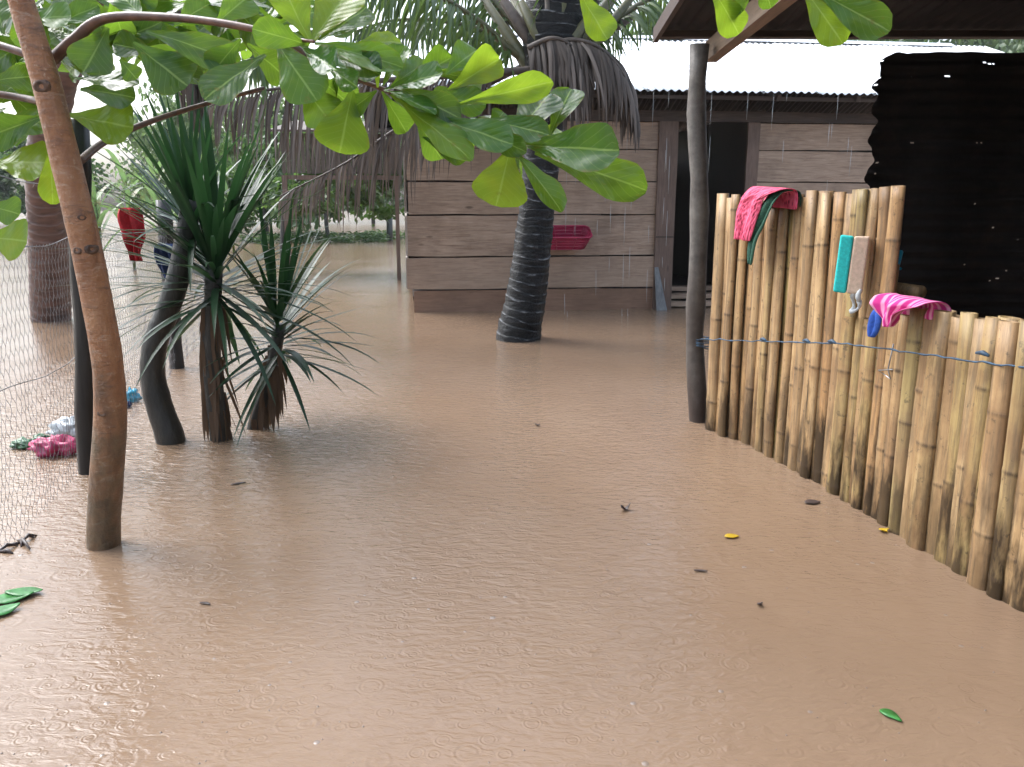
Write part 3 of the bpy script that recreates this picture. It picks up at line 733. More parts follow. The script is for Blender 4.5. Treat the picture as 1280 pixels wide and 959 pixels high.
m = MB(); m.box(c, (.03, .04, .075), Matrix.Rotation(.15, 3, 'Y')); m.box(c + Vector((.0, 0, -.045)), (.05, .03, .012))
o = m.build('cyan_clip', M['cyan_plastic'], None, False); o.modifiers.new('bevel', 'BEVEL').width = .006; tag(o, 'small light blue plastic peg showing past the tallest stake', 'peg')

# ------------------------------------------------------------------ almond tree (foreground left)
TB = ground(130, 681)
almond = thing('almond_tree', (TB.x, TB.y, 0), 'slender orange-barked tree with big glossy leaves reaching over the yard', 'tree')
tp = [(130, 681, 44), (133, 600, 43), (138, 520, 41), (134, 450, 38), (120, 370, 37), (104, 292, 36), (78, 185, 34), (57, 100, 32), (32, 20, 29), (14, -45, 27), (-5, -130, 24)]
tv = [Vector((*at(x, y, TB.y - .02 * i), w / 2 * mpp(TB.y * .96))) for i, (x, y, w) in enumerate(tp)]
b0 = tv[0].copy(); b0.z = -.4; b0[3] *= 1.1
sm = smooth_path([b0] + tv, 5)
m = MB(); m.tube([v.to_3d() if len(v) == 3 else Vector(v[:3]) for v in sm], [v[3] * (1 + .04 * noise.noise(Vector((i * .6, 0, 3)))) for i, v in enumerate(sm)], 18); m.build('trunk', M['bark'], almond)
def trunk_at(py):
    for a, b in zip(sm, sm[1:]):
        pa = a
        ya, yb = proj(Vector(a[:3]))[1], proj(Vector(b[:3]))[1]
        if yb <= py <= ya: return Vector(a[:3]).lerp(Vector(b[:3]), (ya - py) / max(1e-6, ya - yb)), a[3]
    return Vector(tv[0][:3]), tv[0][3]
def proj(p):
    d = p - CAM; z = d.y * cp - d.z * sp; y = d.y * sp + d.z * cp
    return CX + F * d.x / z, CY - F * y / z
for px, py, s in ((52, 108, 7), (117, 312, 6), (97, 313, 4.5), (128, 516, 5), (103, 272, 4)):
    c, r = trunk_at(py); t0 = at(px, py, c.y - r * .9)
    m = MB(); k = s * mpp(c.y); vs = []
    nrm = (t0 - c).normalized(); e1 = nrm.cross(Vector((0, 0, 1))).normalized(); e2 = e1.cross(nrm)
    prof = ((1.5, -.35), (1.15, .22), (.8, .35), (.5, .12), (.2, -.1))
    n = 12
    for ri, (rr, hh) in enumerate(prof):
        for q in range(n):
            a = 2 * math.pi * q / n; wob = 1 + .18 * noise.noise(Vector((math.cos(a), math.sin(a), px)))
            vs.append(c + nrm * (r * .97 + hh * k * .6) + (e1 * math.cos(a) + e2 * math.sin(a) * .8) * rr * k * wob)
    fs = [(ri * n + q, ri * n + (q + 1) % n, (ri + 1) * n + (q + 1) % n, (ri + 1) * n + q) for ri in range(len(prof) - 1) for q in range(n)] + [tuple((len(prof) - 1) * n + q for q in range(n))]
    m.add(vs, fs); m.build('knot', M['knot'], almond)
def branch(pts, name='branch', mat='twig', par=None):
    P = smooth_path([Vector((*at(x, y, Y), w * .36 * mpp(Y))) for x, y, Y, w in pts], 5)
    m = MB(); m.tube([Vector(v[:3]) for v in P], [max(v[3], .002) * (1 + .08 * noise.noise(Vector((i * .5, w_ * 1.0, 1)))) for w_, (i, v) in enumerate(enumerate(P))], 9); return m.build(name, M[mat], par or almond)
ty = TB.y
branch([(58, 82, ty - .05, 20), (95, 48, ty - .1, 19), (132, 23, ty - .15, 16), (215, 22, ty - .22, 13), (300, 33, ty - .3, 12), (352, 48, ty - .33, 10), (400, 80, ty - .36, 9), (445, 99, ty - .38, 8), (482, 113, ty - .4, 8), (560, 148, ty - .45, 7), (640, 178, ty - .5, 6)])
branch([(352, 48, ty - .33, 8), (375, 50, ty - .36, 6), (393, 52, ty - .4, 5)])
branch([(70, 175, ty, 15), (20, 65, ty + .1, 14), (-30, 45, ty + .1, 13)]) if False else None
branch([(45, 72, ty + .02, 15), (10, 60, ty + .05, 13), (-40, 45, ty + .1, 12)])
branch([(62, 130, ty + .02, 13), (25, 122, ty + .1, 12), (-40, 112, ty + .1, 10)])
branch([(96, 205, ty + .1, 14), (130, 178, ty + .3, 12), (180, 155, ty + .5, 10), (240, 135, ty + .7, 8), (330, 110, ty + .9, 6)])
branch([(20, -10, ty - .1, 22), (200, -150, ty - .35, 18), (500, -190, ty - .6, 15), (760, -120, ty - .7, 11), (905, -40, ty - .75, 8), (1015, -18, ty - .8, 6)])
branch([(700, -150, ty - .7, 8), (718, -60, ty - .65, 6), (724, -8, ty - .65, 5)])

def leaf_mesh(kind):
    """obovate blade, unit length along +X, unit width along Y; UV = (along, across)"""
    nu, nv = 14, 8; vs = []; uvs = []; rr = random.Random(kind)
    bend = (-.10, -.22, .08, -.35, .0, -.18)[kind % 6]; cup = (.10, .22, .16, .05, .28, .14)[kind % 6]; twist = (.1, -.25, .3, -.1, .45, -.4)[kind % 6]
    for i in range(nu + 1):
        u = i / nu
        if u < .1: w = .035 + .05 * (u / .1) ** 2
        else:
            s = (u - .1) / .9; w = .07 + .43 * math.sin(math.pi * min(1, s ** 1.25) * .5) ** 1.0
            if s > .62: w *= math.sqrt(max(0.0, 1 - ((s - .62) / .385) ** 2.2))
            w = max(w, .012)
        for j in range(nv + 1):
            v = j / nv * 2 - 1
            rip = .020 * math.sin(u * 17 + v * 2 + kind) * abs(v) + .030 * noise.noise(Vector((u * 4, v * 2, kind * 3.1)))
            z = bend * u * u + cup * abs(v) * w * .9 + rip * (u > .1) + twist * v * w * u * .5
            wv = v * w * (1 + .10 * noise.noise(Vector((u * 5, math.copysign(1, v), kind))))
            vs.append((u * (1 - .06 * bend * bend), wv, z)); uvs.append((u, j / nv))
    fs = [(i * (nv + 1) + j, (i + 1) * (nv + 1) + j, (i + 1) * (nv + 1) + j + 1, i * (nv + 1) + j + 1) for i in range(nu) for j in range(nv)]
    return vs, fs, uvs
LEAF = {}
for mk_ in ('leaf', 'leaf_yellow', 'leaf_far'):
    for kd in range(6):
        vs, fs, uvs = leaf_mesh(kd); m = MB(); m.add(vs, fs); me = m.mesh('leaf', M[mk_])
        uv = me.uv_layers.new(name='UVMap')
        for pl_ in me.polygons:
            for li in pl_.loop_indices: uv.data[li].uv = uvs[me.loops[li].vertex_index]
        LEAF[mk_, kd] = me
def place_leaf(a, b, w, nrm, parent, mat='leaf', kind=None):
    x = (b - a); L = x.length; x.normalize()
    y = nrm.cross(x).normalized(); z = x.cross(y)
    Mx = Matrix((x, y, z)).transposed().to_4x4(); S = Matrix.Diagonal((L, w, L * .8, 1))
    return link('leaf', LEAF[mat, R.randrange(6) if kind is None else kind], Matrix.Translation(a) @ Mx @ S, parent)
def pleaf(x0, y0, x1, y1, w, Y, dy=0.0, mat='leaf', face=.8, kind=None):
    a = at(x0, y0, Y); b = at(x1, y1, Y + dy)
    tocam = (CAM - a).normalized(); n = (tocam * face + Vector((rnd(-.35, .35), 0, 1 - face + rnd(-.1, .25)))).normalized()
    return place_leaf(a - (b - a) * .03, b + (b - a) * .12, w * 1.5 * mpp(Y), n, almond, mat, kind)
leaves = [  # base px, tip px, width px, nearness, colour
 (638,184,622,250,54,-.5,.0,'leaf_yellow'),(645,192,697,248,27,-.55,-.1,'leaf'),(650,181,764,190,42,-.5,-.2,'leaf'),(672,192,790,226,40,-.45,-.1,'leaf'),(648,186,640,212,26,-.5,.1,'leaf'),(600,150,672,160,30,-.46,-.1,'leaf'),(535,120,600,128,28,-.44,.0,'leaf'),(500,110,560,140,30,-.44,-.1,'leaf'),(520,150,548,192,26,-.44,.1,'leaf'),(570,150,600,186,26,-.46,.1,'leaf'),(420,70,470,90,28,-.38,-.1,'leaf'),(460,80,520,86,26,-.38,.1,'leaf'),(395,95,440,132,34,-.38,.1,'leaf'),(350,30,392,12,34,-.3,.1,'leaf'),(310,56,350,92,36,-.28,.1,'leaf'),(440,60,500,40,26,-.34,.1,'leaf_yellow'),(515,100,560,74,28,-.4,.1,'leaf'),(540,90,600,98,26,-.42,.1,'leaf'),(643,174,682,118,46,-.5,.1,'leaf'),
 (688,168,713,108,32,-.45,.1,'leaf'),(575,130,680,104,27,-.48,-.1,'leaf_yellow'),(545,138,587,110,26,-.45,.1,'leaf'),(562,112,618,77,33,-.44,.1,'leaf_yellow'),(558,92,596,60,36,-.42,.1,'leaf'),
 (490,120,578,184,30,-.46,-.15,'leaf_yellow'),(530,172,578,195,22,-.4,.0,'leaf'),(545,146,632,180,30,-.5,-.1,'leaf'),(590,160,640,182,22,-.5,-.1,'leaf'),(632,170,600,150,24,-.45,.1,'leaf'),(655,176,710,158,26,-.45,.2,'leaf_yellow'),
 (640,182,655,215,26,-.45,.1,'leaf'),
 (391,52,430,-14,52,-.38,.05,'leaf_yellow'),(388,52,352,-16,44,-.36,.05,'leaf_yellow'),(385,56,330,38,28,-.36,-.1,'leaf'),(380,62,416,84,26,-.4,-.15,'leaf'),(345,52,385,112,44,-.36,-.1,'leaf'),(330,70,262,114,42,-.34,-.1,'leaf'),
 (396,55,484,72,28,-.4,-.1,'leaf'),(400,50,452,18,40,-.36,.15,'leaf'),(472,108,470,56,20,-.42,.0,'leaf_yellow'),(480,106,503,62,22,-.42,.05,'leaf'),(440,116,425,183,52,-.42,.0,'leaf_yellow'),(376,104,410,148,40,-.38,.0,'leaf'),
 (482,114,535,128,22,-.44,-.1,'leaf'),(482,112,548,96,24,-.42,-.1,'leaf'),(490,108,535,70,26,-.4,.1,'leaf'),(478,116,505,160,24,-.42,.05,'leaf'),(500,122,545,160,22,-.45,.0,'leaf'),(452,104,430,70,28,-.36,.1,'leaf'),(520,132,560,118,20,-.44,.0,'leaf'),
 (410,84,445,108,22,-.42,-.1,'leaf'),(425,92,402,128,24,-.38,.1,'leaf'),(470,114,440,136,22,-.4,.0,'leaf'),(505,125,520,92,20,-.4,.1,'leaf'),(535,138,560,168,22,-.46,.0,'leaf'),(610,165,630,140,20,-.48,.05,'leaf'),
 (168,55,228,104,48,-.15,.0,'leaf'),(185,40,270,62,32,-.2,-.1,'leaf'),(134,36,108,84,38,-.12,-.1,'leaf'),(150,75,168,95,20,-.1,.0,'leaf'),(92,98,160,98,26,.0,-.1,'leaf'),(102,112,158,116,34,.05,.0,'leaf'),(88,144,160,160,44,.05,.0,'leaf_yellow'),
 (-12,102,38,92,28,.05,.0,'leaf'),(52,146,-8,168,34,.05,.0,'leaf'),(-8,205,50,198,56,.05,.0,'leaf_yellow'),(62,182,66,248,24,.02,.0,'leaf_yellow'),(-14,258,18,264,32,.0,.0,'leaf'),(-16,296,30,302,44,-.1,.0,'leaf_yellow'),(-10,160,48,142,34,.1,.0,'leaf'),
 (240,55,196,84,34,-.1,.0,'leaf'),(300,50,268,86,30,-.25,.0,'leaf'),(220,30,260,4,30,-.1,.1,'leaf'),(270,30,310,-6,34,-.2,.1,'leaf'),(180,24,150,-8,30,-.1,.1,'leaf'),
 (888,-16,924,34,30,-.72,.0,'leaf_yellow'),(900,-14,925,12,24,-.7,.0,'leaf'),(1002,-18,1048,44,32,-.78,-.05,'leaf_yellow'),(1015,-14,1100,32,32,-.8,-.1,'leaf'),(1010,-20,1070,-2,34,-.8,.0,'leaf'),(722,-14,754,44,30,-.65,.0,'leaf_yellow'),(950,-30,965,4,20,-.75,.0,'leaf'),
]
for k, (x0, y0, x1, y1, w, dY, dd, mt) in enumerate(leaves):
    pleaf(x0, y0, x1, y1, w, ty + dY, dd, mt, kind=k % 6, face=rnd(.6, .95))
for k in range(46):                                          # denser dark leaves high on the left (first layer)
    cx, cy = R.choice(((40, 8), (90, 0), (150, 5), (230, 2), (300, 0), (10, 40), (60, 50), (120, 60), (10, 130), (25, 80), (190, 60), (330, 20)))
    a = rnd(0, 6.28); L = rnd(45, 80); x0, y0 = cx + rnd(-20, 20), cy + rnd(-18, 12)
    pleaf(x0, y0, x0 + L * math.cos(a), y0 + L * math.sin(a) * .7 + 8, rnd(24, 38), ty + rnd(.0, .55), rnd(-.1, .15), 'leaf', face=rnd(.25, .7))
for k in range(120):                                         # thick canopy behind them
    px, py = rnd(-40, 430), rnd(-50, 60); a = rnd(0, 6.28); L = rnd(50, 80)
    if px > 330: py -= 25
    pleaf(px, py, px + L * math.cos(a), py + L * math.sin(a) * .6 + 14, rnd(26, 40), ty + rnd(.15, 1.1), rnd(-.15, .2), 'leaf', face=rnd(.15, .75))
for k in range(34):                                          # crown above the frame
    px, py = rnd(420, 900), rnd(-330, -70)
    a = rnd(0, 6.28); pleaf(px, py, px + 80 * math.cos(a), py + 60 * math.sin(a), rnd(30, 44), ty + rnd(-.7, .6), rnd(-.15, .15), 'leaf', face=rnd(.2, .7))

# ------------------------------------------------------------------ wire fence on the left
G1, G2 = ground(104, 590), ground(222, 460)
gd = (G2 - G1).normalized(); G0 = ground(-14, 706); G00 = G0 + (G0 - G1).normalized() * 1.0; G3 = G2 + gd * 2.2
wf = thing('wire_fence', (G1.x, G1.y, 0), 'chicken wire fence on dark wooden posts standing in the water', 'fence')
path = [G00, G0, G1, G2, G3]
cum = [0]
for a, b in zip(path, path[1:]): cum.append(cum[-1] + (b - a).length)
def fp(s, z):
    for i in range(len(path) - 1):
        if s <= cum[i + 1] or i == len(path) - 2:
            p = path[i].lerp(path[i + 1], (s - cum[i]) / (cum[i + 1] - cum[i])); break
    sag = .03 * noise.noise(Vector((s * 1.3, z * 1.5, 2))) + .015 * noise.noise(Vector((s * 5, z * 5, 7)))
    return Vector((p.x + sag, p.y, z + .012 * noise.noise(Vector((s * 3, z * 3, 0)))))
def chicken(s0, s1, z0, z1):
    w, h = .050, .062; m = MB(); r = .0011
    def seg(a, b):
        a, b = fp(*a), fp(*b); d = (b - a).normalized(); e = d.cross(Vector((.3, 1, .1))).normalized(); g = d.cross(e)
        vs = []
        for p in (a, b):
            for k in range(3): vs.append(p + (e * math.cos(2.094 * k) + g * math.sin(2.094 * k)) * r)
        m.add(vs, [(0, 1, 4, 3), (1, 2, 5, 4), (2, 0, 3, 5)])
    ni, nj = int((s1 - s0) / w), int((z1 - z0) / h)
    for j in range(nj):
        for i in range(ni):
            s = s0 + i * w + (w / 2 if j % 2 else 0); z = z0 + j * h
            seg((s, z), (s, z + h * .45)); seg((s, z + h * .45), (s + w / 2, z + h)); seg((s, z + h * .45), (s - w / 2, z + h))
    return m
tag(chicken(0, cum[-1], -.03, 1.22).build('wire_mesh', M['wire'], wf), kind='stuff')
def pole(p, h, w, lean=(0, 0)):
    m = MB(); n = 9; pts = [Vector((p.x + lean[0] * i / n + .008 * math.sin(i * 1.7), p.y + lean[1] * i / n, -.4 + (h + .4) * i / n)) for i in range(n + 1)]
    m.tube(pts, [w * (1 + .08 * noise.noise(Vector((i * .7, p.x, 0)))) for i in range(n + 1)], 10); return m.build('post', M['black_wood'], wf)
pole(G1, at(95, 150, G1.y).z, 13 * mpp(G1.y), (at(96, 150, G1.y).x - G1.x, 0)); pole(G2, at(222, 250, G2.y).z, 9 * mpp(G2.y)); pole(G3, 1.5, .05); pole(G00, 1.5, .05)
for z, amp in ((1.22, .02), (1.52, .03), (.62, .02)):
    m = MB(); m.tube([fp(s * .1, z) + Vector((0, 0, -amp * math.sin(s * .4))) for s in range(int(cum[-1] * 10))], .0022, 5); m.build('strand', M['wire'], wf)
    if z > 1.5:
        for s in range(int(cum[-1] * 9)):
            p = fp(s * .11, z) + Vector((0, 0, -amp * math.sin(s * .44))); m = MB(); m.tube([p + rvec(.018), p, p + rvec(.018)], .0016, 4); m.build('barb', M['wire'], wf)
def hang(name, px, py, w, h, Y, mat, label, cat, seed):
    m = MB(); nu, nv = 8, 14; vs = []
    for j in range(nv + 1):
        for i in range(nu + 1):
            u, t = i / nu - .5, j / nv
            ww = w * (.55 + .5 * math.sin(math.pi * min(1, t * 1.1 + .12))) * (1 - .25 * t)
            x = px + u * ww + (t * .35) * w + 3 * noise.noise(Vector((t * 3, seed, 0)))
            p = at(x, py + t * h, Y); vs.append(p + Vector((0, .035 * math.sin(u * 14 + seed + t * 2) + .02 * noise.noise(Vector((u * 3, t * 4, seed))), 0)))
    m.add(vs, [(j * (nu + 1) + i, j * (nu + 1) + i + 1, (j + 1) * (nu + 1) + i + 1, (j + 1) * (nu + 1) + i) for j in range(nv) for i in range(nu)])
    o = m.build(name, M[mat]); o.modifiers.new('thick', 'SOLIDIFY').thickness = .006; tag(o, label, cat)
hang('red_rag', 160, 260, 36, 66, G1.y + .95, 'red_cloth', 'red rag hanging from the wire beside the spiky plant', 'rag', 2)
hang('navy_rag', 205, 305, 26, 58, G1.y + 1.35, 'navy_cloth', 'dark blue rag hanging behind the spiky leaves', 'rag', 6)
def twist(px, py): pass

# ------------------------------------------------------------------ spiky plants
def blade(base, d, L, w, droop, nseg=7):
    pts = []; p = base.copy(); d = d.normalized(); st = L / nseg
    for i in range(nseg + 1):
        pts.append(p.copy()); p = p + d * st; d = (d + Vector((0, 0, -droop * (i + 1) / nseg))).normalized()
    ws = [w * k for k in (.62, .85, 1, .98, .88, .68, .4, .03)]
    m = MB(); m.strip(pts, ws, Vector((0, 0, 1)) if abs(pts[1].z - pts[0].z) < .93 * st else Vector((0, -1, 0)), .22); return m
def yucca(root, top, stem, rbase, nleaf, L, label, tilt, upbias=.0, dry=26, seed=1):
    t = thing('spiky_plant', (root.x, root.y, 0), label, 'plant', 'spiky plants in the flooded yard')
    m = MB(); P = smooth_path([Vector(p) for p in stem], 5); n = len(P)
    m.tube(P, [rbase * (1.15 - .3 * i / n) * (1 + .12 * noise.noise(Vector((i, seed, 0)))) for i in range(n)], 10); m.build('trunk', M['dark_bark'], t)
    for k in range(nleaf):
        f = k / nleaf                                        # inner upright -> outer drooping
        el = rad(80 - 102 * f ** .9 + rnd(-22, 16)); az = k * 2.39996 + rnd(-.6, .6)
        d = Vector((math.cos(az) * math.cos(el), math.sin(az) * math.cos(el), math.sin(el))) + Vector(tilt)
        b = top + Vector((0, 0, .10 - .34 * f)) + Vector((math.cos(az), math.sin(az), 0)) * rbase * .7
        blade(b, d, L * rnd(.75, 1.1), rnd(.028, .044), rnd(.0, .16) + .08 * f).build('leaf', M['yucca'], t)
    for k in range(dry):
        az = rnd(0, 6.28); f = rnd(.42, .93); c_ = P[int(f * (n - 1))]
        b = c_ + Vector((math.cos(az) * rbase * 1.02, math.sin(az) * rbase * 1.02, 0)); k_ = rnd(.02, .14) if R.random() < .8 else rnd(.2, .4)
        d = Vector((math.cos(az) * k_, math.sin(az) * k_, -1)) + rvec(.08)
        blade(b, d, min(rnd(.15, .42), b.z + .02), rnd(.014, .034), .15).build('dry_leaf', M['yucca_dry'], t)
    return t
Y1 = ground(275, 549); Y2 = ground(322, 535)
c1 = at(268, 330, Y1.y - .0); c2 = at(350, 405, Y2.y)
yucca(Y1, c1, [(Y1.x, Y1.y, -.35), (Y1.x, Y1.y, 0), (Y1.x - .01, Y1.y, .5), tuple(c1)], 11 * mpp(Y1.y) * 1.1, 130, .84, 'largest spiky plant, dark sword leaves over a shaggy brown trunk', (-.06, 0, .05), dry=64, seed=1)
yucca(Y2, c2, [(Y2.x - .05, Y2.y, -.35), (Y2.x - .02, Y2.y, 0), tuple(at(338, 470, Y2.y)), tuple(c2)], 9 * mpp(Y2.y), 76, .66, 'smaller spiky plant leaning over, with dry leaves hanging to the water', (.14, -.05, .0), dry=48, seed=2)
# dark curved trunk beside them, hung with a few blades at the top
Y3 = ground(214, 552)
t3 = thing('curved_trunk_plant', (Y3.x, Y3.y, 0), 'dark curved trunk with sparse blade leaves between wire fence and spiky plants', 'plant')
cv = [(214, 552, 36), (200, 510, 33), (191, 470, 31), (194, 430, 30), (207, 395, 29), (222, 350, 28), (232, 300, 26), (238, 250, 22)]
P = smooth_path([Vector((Y3.x + .03, Y3.y, -.35, .09))] + [Vector((*at(x, y, Y3.y + .01 * i), w / 2 * mpp(Y3.y))) for i, (x, y, w) in enumerate(cv)], 5)
m = MB(); m.tube([Vector(p[:3]) for p in P], [p[3] * (1 + .07 * noise.noise(Vector((i * .8, 5, 0)))) for i, p in enumerate(P)], 14); m.build('trunk', M['dark_bark'], t3)
top3 = at(238, 262, Y3.y + .1)
for k in range(46):
    f = k / 46; el = rad(85 - 100 * f + rnd(-8, 8)); az = k * 2.39996
    d = Vector((math.cos(az) * math.cos(el), math.sin(az) * math.cos(el), math.sin(el))) + Vector((-.05, 0, 0))
    blade(top3 + Vector((0, 0, -.15 * f)), d, rnd(.6, .85), rnd(.026, .04), rnd(.02, .2)).build('leaf', M['yucca'], t3)

# ------------------------------------------------------------------ coconut palms
def frond(root, ctrl, lf, droop, mat, rmat, rw, name='frond', step=.035, spread=.9, start=.12, seed=0, lw=.030, side=(1, -1), curl=.0):
    P = smooth_path([Vector(c) for c in ctrl], 12); n = len(P)
    m = MB(); m.tube(P, [rw * (1 - .85 * i / n) for i in range(n)], 7); fo = m.build(name, M[rmat], root)
    seglen = [0]
    for a, b in zip(P, P[1:]): seglen.append(seglen[-1] + (b - a).length)
    L = seglen[-1]; rr = random.Random(seed); m = MB(); s = L * start; i = 0
    while s < L:
        while i < n - 2 and seglen[i + 1] < s: i += 1
        p = P[i].lerp(P[i + 1], (s - seglen[i]) / max(1e-6, seglen[i + 1] - seglen[i])); t = (P[i + 1] - P[i]).normalized()
        b = t.cross(Vector((0, 0, 1)));  b = b.normalized() if b.length > .05 else Vector((1, 0, 0))
        f = s / L; ll = lf * (.45 + .75 * math.sin(math.pi * min(1, f * .85 + .12))) 
        for sd_ in side:
            if rr.random() < .06: continue
            d = (b * sd_ * spread + t * rr.uniform(.3, .7) + Vector((0, 0, .15))).normalized()
            d = (d + Vector((0, 0, -droop * rr.uniform(.6, 1.4))) + Vector((rr.uniform(-.2, .2), rr.uniform(-.2, .2), 0)) * (2.2 if rr.random() < .15 else 1)).normalized()
            q = p.copy(); pts = [q.copy()]; k = 5; l1 = ll * rr.uniform(.5, 1.15)
            for j in range(k):
                q = q + d * l1 / k; pts.append(q.copy()); d = (d + Vector((rr.uniform(-.1, .1) * (1 + curl), rr.uniform(-.1, .1), -(.16 + droop * .22)))).normalized()
            m.strip(pts, [lw * z for z in (.5, 1, .95, .8, .5, .04)], t.cross(d) if t.cross(d).length > .1 else Vector((0, -1, 0)), .2)
        s += step * rr.uniform(.7, 1.3)
    o = m.build('leaflets', M[mat], fo); tag(o, kind='stuff'); return fo
def ringed(root, path, mat, name='trunk', ring=.095, sides=20, bump=.045):
    P = smooth_path(path, 56); m = MB(); pts = []; rs = []; mk = []; L = 0; nxt = 0; out = []
    for a, b in zip(P, P[1:]): L += (Vector(b[:3]) - Vector(a[:3])).length
    s = 0; prev = Vector(P[0][:3])
    ph = 0
    for i, p in enumerate(P):
        q = Vector(p[:3]); s += (q - prev).length; prev = q
        ph = (s / ring + .25 * noise.noise(Vector((s * 4, 0, 1)))) % 1
        pts.append(q); rs.append(p[3] * (1 + bump * (ph - .5))); mk.append(1.0 if ph > .88 else 0.0)
    m.tube(pts, rs, sides, mk)
    for k, v in enumerate(m.v):                               # uneven scars
        c = pts[k // sides]; az = 6.283 * (k % sides) / sides
        tl = .03 * math.sin(az + 3 * noise.noise(Vector((0, 0, c.z * 1.7)))) + .03 * noise.noise(v * 6)
        m.v[k] = c + (v - c) * (1 + .05 * noise.noise(v * 9)) + Vector((0, 0, tl))
    return m.build(name, M[mat], root)
KB = ground(648, 424); ky = KB.y
palm = thing('coconut_palm', (KB.x, KB.y, 0), 'leaning coconut palm with dark ringed trunk and hanging dead fronds', 'palm tree', 'coconut palms')
kp = [(648, 424, 60), (655, 385, 55), (662, 340, 51), (668, 290, 48), (673, 240, 46), (680, 180, 48), (686, 130, 54), (690, 90, 70), (693, 50, 80), (695, 0, 76), (696, -50, 60)]
kv = [Vector((*at(x, y, ky - .004 * i), w / 2 * mpp(ky * .94))) for i, (x, y, w) in enumerate(kp)]
kb = kv[0].copy(); kb.z = -.5; kb[3] *= 1.15
ringed(palm, [kb] + kv, 'palm_bark')
def kpt(x, y, dy=0): return at(x, y, ky + dy)
# leaf-base boots and sheath fibre around the crown
for k in range(16):
    az = k * 2.4; z0, z1 = rnd(70, 110), rnd(-30, 30); c = kpt(691, z0); c2 = kpt(694 + 55 * math.cos(az), z1); off = Vector((math.cos(az) * .26, math.sin(az) * .26, 0))
    m = MB(); m.tube([c + off * .7, c + off + Vector((0, 0, .18)), c2 + off * 1.2], [.075, .065, .035], 8); m.build('leaf_base', M['rachis'] if k % 3 else M['rachis_dead'], palm)
FR = [
 # green fronds: control px (x, y, dy)
 ([(670, 85, 0), (635, 60, -.1), (600, 28, -.2), (540, -8, -.4), (470, -20, -.6), (400, -5, -.8)], .62, .75, 'frond', .045),
 ([(668, 60, 0), (620, 5, .1), (560, -60, .2), (470, -80, .4), (360, -40, .6)], .7, .8, 'frond', .045),
 ([(660, 75, .1), (610, 42, .2), (550, 26, .3), (490, 26, .5), (440, 40, .6)], .5, .9, 'frond', .04),
 ([(720, 70, 0), (765, 30, 0), (810, 0, .1), (850, -8, .2), (880, 10, .3)], .45, .7, 'frond', .045),
 ([(715, 50, .1), (745, -20, .3), (780, -60, .6), (820, -60, .9)], .7, .8, 'frond', .045),
 ([(700, 20, -.1), (715, -80, -.4), (760, -150, -.9), (820, -120, -1.4)], .7, .7, 'frond', .045),
 ([(690, 20, .2), (660, -100, .8), (600, -160, 1.6), (520, -120, 2.2)], .7, .7, 'frond', .045),
]
for k, (c, lf, dr, mt, rw) in enumerate(FR): frond(palm, [kpt(*q) for q in c], lf, dr, mt, 'rachis', rw, seed=k + 1, step=.03)
# dead fronds
frond(palm, [kpt(664, 88, -.25), kpt(600, 92, -.4), kpt(520, 98, -.6), kpt(440, 103, -.75), kpt(380, 107, -.85), kpt(310, 117, -.95), kpt(262, 133, -1.0)], .85, 1.5, 'frond_dead', 'rachis_dead', .04, 'dead_frond', .032, .8, .12, 21, .022)
frond(palm, [kpt(660, 80, .1), kpt(600, 110, .1), kpt(545, 135, .1), kpt(490, 165, .1), kpt(430, 205, .05), kpt(350, 245, 0)], .7, 1.5, 'frond_dead', 'rachis_dead', .035, 'dead_frond', .042, .6, .15, 22, .022)
frond(palm, [kpt(680, 62, -.33), kpt(715, 50, -.40), kpt(752, 62, -.4), kpt(782, 98, -.35), kpt(797, 150, -.3)], .58, 1.6, 'frond_dead', 'rachis_dead', .03, 'dead_frond', .018, .8, .05, 23, .034)
frond(palm, [kpt(660, 60, -.36), kpt(690, 48, -.42), kpt(715, 58, -.43), kpt(735, 90, -.4)], .72, 2.2, 'frond_dead', 'rachis_dead', .03, 'dead_frond', .016, .8, .0, 24, .034)
frond(palm, [kpt(700, 55, -.34), kpt(745, 60, -.30), kpt(775, 80, -.25), kpt(792, 110, -.2)], .55, 1.5, 'frond_dead', 'rachis_dead', .03, 'dead_frond', .02, .9, .0, 25, .036)
# second palm, reddish trunk beyond the wire fence; its crown is above the picture
K2 = ground(64, 400)
palm2 = thing('coconut_palm', (K2.x, K2.y, 0), 'coconut palm with reddish brown trunk beyond the chicken wire fence', 'palm tree', 'coconut palms')
k2 = [(64, 400, 46), (62, 330, 46), (58, 260, 44), (56, 200, 42), (70, 120, 40), (110, 20, 38), (170, -80, 44), (200, -140, 50)]
k2v = [Vector((*at(x, y, K2.y - .25 * i), w / 2 * mpp(K2.y - .25 * i))) for i, (x, y, w) in enumerate(k2)]
kb = k2v[0].copy(); kb.z = -.5
ringed(palm2, [kb] + k2v, 'red_palm_bark', ring=.12)
cy2 = K2.y - 1.75
def k2p(x, y, dy=0): return at(x, y, cy2 + dy)
frond(palm2, [k2p(205, -120), k2p(232, -60, -.1), k2p(238, 10, -.1), k2p(240, 70, -.1), k2p(246, 120, -.1)], .75, 2.4, 'frond_dead', 'rachis_dead', .05, 'dead_frond', .018, .35, .1, 31, .035)
frond(palm2, [k2p(205, -120), k2p(222, -50, .2), k2p(226, 20, .2), k2p(232, 90, .2)], .7, 2.4, 'frond_dead', 'rachis_dead', .05, 'dead_frond', .02, .35, .1, 32, .035)
for k, c in enumerate(([(200, -130, 0), (280, -170, .2), (380, -120, .4), (460, -30, .6)], [(200, -130, 0), (240, -60, -.6), (300, 20, -.6), (330, 90, -.6)])):
    frond(palm2, [k2p(*q) for q in c], .7, .9, 'frond', 'rachis', .04, seed=40 + k)

